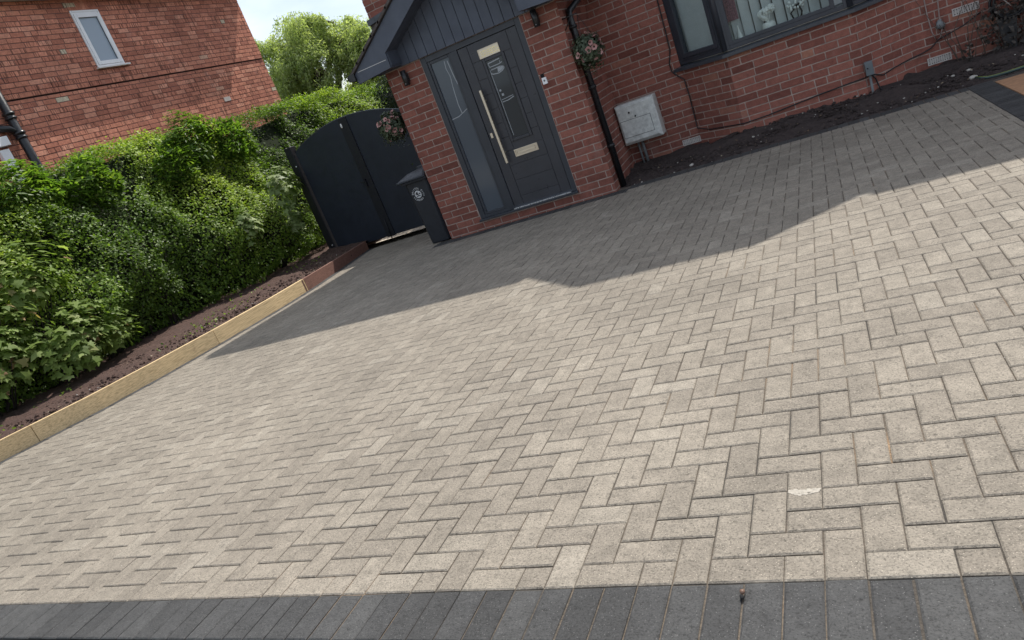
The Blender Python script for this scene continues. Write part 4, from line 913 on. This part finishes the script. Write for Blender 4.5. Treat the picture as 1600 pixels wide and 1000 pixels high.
shrub('leafy_shrub', 'bright green long-leaved bush topping the hedge at the far left', 'shrub', [((-8.0, 5.35, 2.12), .44, (.75, 1.35, .78)), ((-7.95, 6.2, 2.05), .34, (.7, 1.2, .8)), ((-7.95, 4.5, 2.05), .42, (.7, 1.3, .8))], 8500, .090, LEAFN, LEAFF, LAUREL, 41, (0, 0, .5), .55, .2, BR)
shrub('leafy_shrub', 'bright green upright bush standing tallest above the hedge, left of the gate', 'shrub', [((-7.98, 8.0, 2.2), .38, (.75, 1.25, 1.05)), ((-7.85, 8.55, 2.05), .35, (.7, 1.2, .9)), ((-7.95, 7.6, 2.0), .33, (.7, 1.2, .9))], 7500, .082, LEAFN, LEAFF, LAUREL, 42, (0, 0, .5), .55, .2, BR)
shrub('sycamore_sapling', 'sycamore sapling with large lobed leaves at the left edge of the hedge', 'sapling', [((-7.32, 4.5, 1.35), .36, (.6, 1.3, .85)), ((-7.28, 3.9, .9), .42, (.6, 1.2, 1.1)), ((-7.2, 4.6, .62), .38, (.6, 1.25, .8)), ((-7.3, 5.1, .5), .22, (.6, 1.2, .8))], 950, .15, SYV, SYF, SYCA, 43, (.25, .05, 1.0), .3, .4, BR, shell=.5)
shrub('sycamore_sapling', 'sycamore sapling with pale lobed leaves in the hedge beside the gate', 'sapling', [((-7.14, 8.42, 1.25), .28, (.6, 1.2, 1.1)), ((-7.12, 8.35, .82), .20, (.6, 1.1, 1.2)), ((-7.18, 7.5, .95), .20, (.6, 1.1, 1.2))], 420, .13, SYV, SYF, SYCP, 44, (.25, .05, 1.0), .3, .4, BR, shell=.5)
# weeds at the foot of the hedge
g = MB()
r = np.random.default_rng(9); n = 700; y = r.uniform(2.5, 8.5, n); x = np.array([tbx(q) for q in y]) - .12 - r.exponential(.7, n) - .35 * (r.random(n)); cl = nzs(np.stack([y, x], 1), 5, 4) > .3
wp = np.stack([x, y, np.array([zg(q) + .14 for q in y]) + r.uniform(0, .05, n)], 1)[cl]
tag(leaves('weeds', None, wp, np.tile([0, 0, 1.], (len(wp), 1)), .03, LEAFT, LEAFF, PRIVET, .6, 0, 8), 'small weeds and seedlings scattered on the soil below the hedge', kind='stuff')
n = 700; y = r.uniform(2.6, 8.5, n); x = np.array([tbx(q) for q in y]) - .08 - r.exponential(.5, n); wp = np.stack([x, y, np.array([zg(q) + .135 for q in y])], 1)
y2_ = r.uniform(7.52, 8.0, 260); x2_ = r.uniform(-2.1, 2.0, 260); wp = np.concatenate([wp, np.stack([x2_, y2_, np.array([topr(a, b) + .012 for a, b in zip(x2_, y2_)])], 1)])
tag(leaves('leaf_litter', None, wp, np.tile([0, 0, 1.], (len(wp), 1)), .022, LEAFT, LEAFF, leaf_mat('litter_leaf', [(0, (.05, .03, .02)), (.7, (.14, .09, .06)), (1, (.34, .28, .2))], .8, .05), .5, 0, 18), 'dry leaf litter and bits of twig on the soil beds', kind='stuff')
# dark evergreen behind the gate
t = empty('evergreen_shrub', (-5.9, 11.6, 0), 'very dark evergreen shrub behind the right half of the gate', 'shrub')
d = sph(15000, r); P = np.array([-5.75, 11.4, 1.75]) + d * (np.array([1.1, .9, .72]) * (1 - .25 * r.random((15000, 1)) ** 2) * (1 + .08 * nzs(d, 4, 5)[:, None])); P = P[P[:, 2] > .3]; P = P[P[:, 0] < -4.85]
leaves('foliage', t, P, P - np.array([-5.9, 11.5, 1.3]), .05, LEAFT, LEAFF, DKLEAF, .7, .1, 14)
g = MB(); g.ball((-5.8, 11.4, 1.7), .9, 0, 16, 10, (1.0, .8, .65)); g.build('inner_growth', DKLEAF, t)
g = MB(); g.tube([(-5.9, 11.5, -.05), (-5.9, 11.5, 1.2)], [.06, .04], 8); g.build('stem', BARK, t)
# ivy / dead growth at the right
t = empty('climbing_plant', (1.5, 8.36, 0), 'straggly brown climbing plant on the wall behind the coiled hose', 'plant')
n = 2600; q = np.stack([r.uniform(1.18, 2.6, n), r.uniform(8.18, 8.40, n), r.uniform(.06, .95, n)], 1); k = (nzs(q[:, [0, 2]], 3, 4.5) > -.2) & (q[:, 2] < .15 + (q[:, 0] - 1.15) * 1.2)
leaves('foliage', t, q[k], np.tile([0, -1, .3], (k.sum(), 1)), .04, LEAFT, LEAFF, leaf_mat('dead_leaf', [(0, (.02, .016, .013)), (.7, (.05, .04, .032)), (1, (.16, .13, .11))], .7, .1), .9, .4, 15)
g = MB(); rr = random.Random(6)
for _ in range(46):
    x = rr.uniform(1.15, 2.3); g.tube([(x, 8.3, .02), (x + rr.uniform(-.1, .1), 8.33, rr.uniform(.15, .4)), (x + rr.uniform(-.3, .3), 8.37, rr.uniform(.4, .95))], [.006, .004, .002], 4)
g.build('stems', DEAD, t)
g = MB(); g.tube([(1.50, 8.25, .56), (1.56, 8.22, .52), (1.60, 8.2, .46)], .003, 4); g.build('dry_stalk', STONE, t)

# ------------------------------------------------------------------ trees beyond
def tree(c, rx, rz, h, lab, mat, n, seed, trunkr=.22, leaf=.16, name='tree', cat='tree', gapk=-.55):
    r = np.random.default_rng(seed); rs = random.Random(seed); t = empty(name, (c[0], c[1], -.04), lab, cat, 'trees beyond the hedge'); c = np.array(c, float); zc = h - rz
    g = MB(); g.tube([(c[0], c[1], -.04), (c[0] + .1, c[1], zc - rz * .6), (c[0] - .05, c[1], zc)], [trunkr, trunkr * .75, trunkr * .4], 8); tips = []
    for k in range(16):
        a = rs.uniform(0, 6.28); el = rs.uniform(.15, 1.2); l_ = rs.uniform(.7, .95); e = np.array([c[0] + math.cos(a) * math.cos(el) * rx * l_, c[1] + math.sin(a) * math.cos(el) * rx * l_, zc + math.sin(el) * rz * l_])
        s0_ = np.array([c[0], c[1], zc - rz * rs.uniform(.2, .8)]); m_1 = (s0_ + e) / 2 + np.array([rs.uniform(-.3, .3), rs.uniform(-.3, .3), .3]); g.tube([tuple(s0_), tuple(m_1), tuple(e)], [trunkr * .45, trunkr * .25, .03], 6); tips.append(e)
        for _ in range(3): q_ = m_1 + (e - m_1) * rs.random(); w_ = q_ + np.array([rs.uniform(-1, 1), rs.uniform(-1, 1), rs.uniform(-.2, .8)]) * rx * .3; g.tube([tuple(q_), tuple(w_)], [.05, .015], 5); tips.append(w_)
    g.build('trunk', BARK, t)
    nb = 130; cen = []
    for _ in range(nb):
        d = sph(1, r)[0]; d[2] = abs(d[2]) * 1.0 if r.random() < .5 else -abs(d[2]) * .95; cen.append([c[0] + d[0] * rx * r.uniform(.45, .95), c[1] + d[1] * rx * r.uniform(.45, .95), zc + d[2] * rz * r.uniform(.5, .95)])
    cen = np.array(cen + [list(q_) for q_ in tips]); idx = r.integers(0, len(cen), n); rad = r.uniform(.2, .62, len(cen))[idx] * rx / 2.6
    d = sph(n, r); P = cen[idx] + d * (rad * r.random(n) ** .4)[:, None] * np.array([1, 1, .8]); P[:, 2] -= r.exponential(.16, n) * rx / 2.6
    gap = nzs(P, seed + 3, 1.5); k = (gap > gapk) | (r.random(n) < .12)
    shade = np.clip(.5 + .2 * nzs(cen[idx], 8, 2) + r.normal(size=n) * .22, 0, 1)
    leaves('crown', t, P[k], d[k] * .5 + np.array([0, 0, .6]), leaf, LEAFN if mat is WILLOW else LEAFT, LEAFF, mat, .7, 1.6, seed, shade[k])
tree((-20.3, 30), 3.2, 2.9, 7.85, 'pale green willow-like tree between the two houses, dark limbs showing', WILLOW, 105000, 61, .3, .14, gapk=-1.0)
tree((-23.3, 31), 2.2, 1.9, 5.6, 'lower pale green tree left of the willow, against the orange house', WILLOW, 40000, 62, .2, .14, gapk=-1.1)
tree((-16.9, 30), 2.2, 2.2, 6.3, 'green tree partly hidden behind the porch roof', WILLOW, 28000, 63, .2, .14)
tree((-19.4, 26), 2.6, 1.2, 3.5, 'low dark bushy tree under the willow behind the hedge', DKLEAF, 16000, 64, .15, .18, gapk=-1.0)

# ------------------------------------------------------------------ little things on the paving
t = empty('snail', (-.397, 1.33, zg(1.33)), 'tiny dark snail on a charcoal border block', 'snail')
g = MB(); g.ball((-.397, 1.322, zg(1.33) + .006), .0065, 0, 9, 6, (1, 1.1, .9)); g.build('shell', plain('snail_shell', (.16, .09, .06), .4), t)
g = MB(); g.ball((-.397, 1.307, zg(1.33) + .004), .006, 0, 8, 5, (.9, 1.2, .6)); g.build('body', DARK, t)
g = MB()
for _ in range(150):
    x = -.2635 + random.uniform(-1, 1) * .037; e = math.sqrt(max(0, 1 - ((x + .2635) / .040) ** 2)); y = 1.712 - random.random() ** .8 * .026 * e; r_ = random.uniform(.0012, .0046); n = 7
    g.add([(x + r_ * 1.5 * math.cos(i / n * 6.283) * random.uniform(.7, 1.2), y + r_ * math.sin(i / n * 6.283) * random.uniform(.7, 1.2), zg(y) + .0010 + _ * .000003) for i in range(n)], [tuple(range(n))])
tag(g.build('cement_smear', plain('pale_cement_dust', (.40, .365, .31), .95, var=.2, nscale=70, bumpk=.6)), 'pale cement smear dried on one paving block', kind='structure')
rr = random.Random(12)
g = MB()
for _ in range(70):
    x, y = rr.uniform(-5.5, 1), rr.uniform(1.4, 7); s_ = rr.uniform(.001, .003); g.ball((x, y, zg(y) + s_ * .4), s_, 0, 5, 3, (1, rr.uniform(.5, 1.5), .6), jit=.3)
tag(g.build('grit', [STONE]), 'grains of pale grit on the paving', kind='stuff')
print('objects', len(bpy.data.objects))
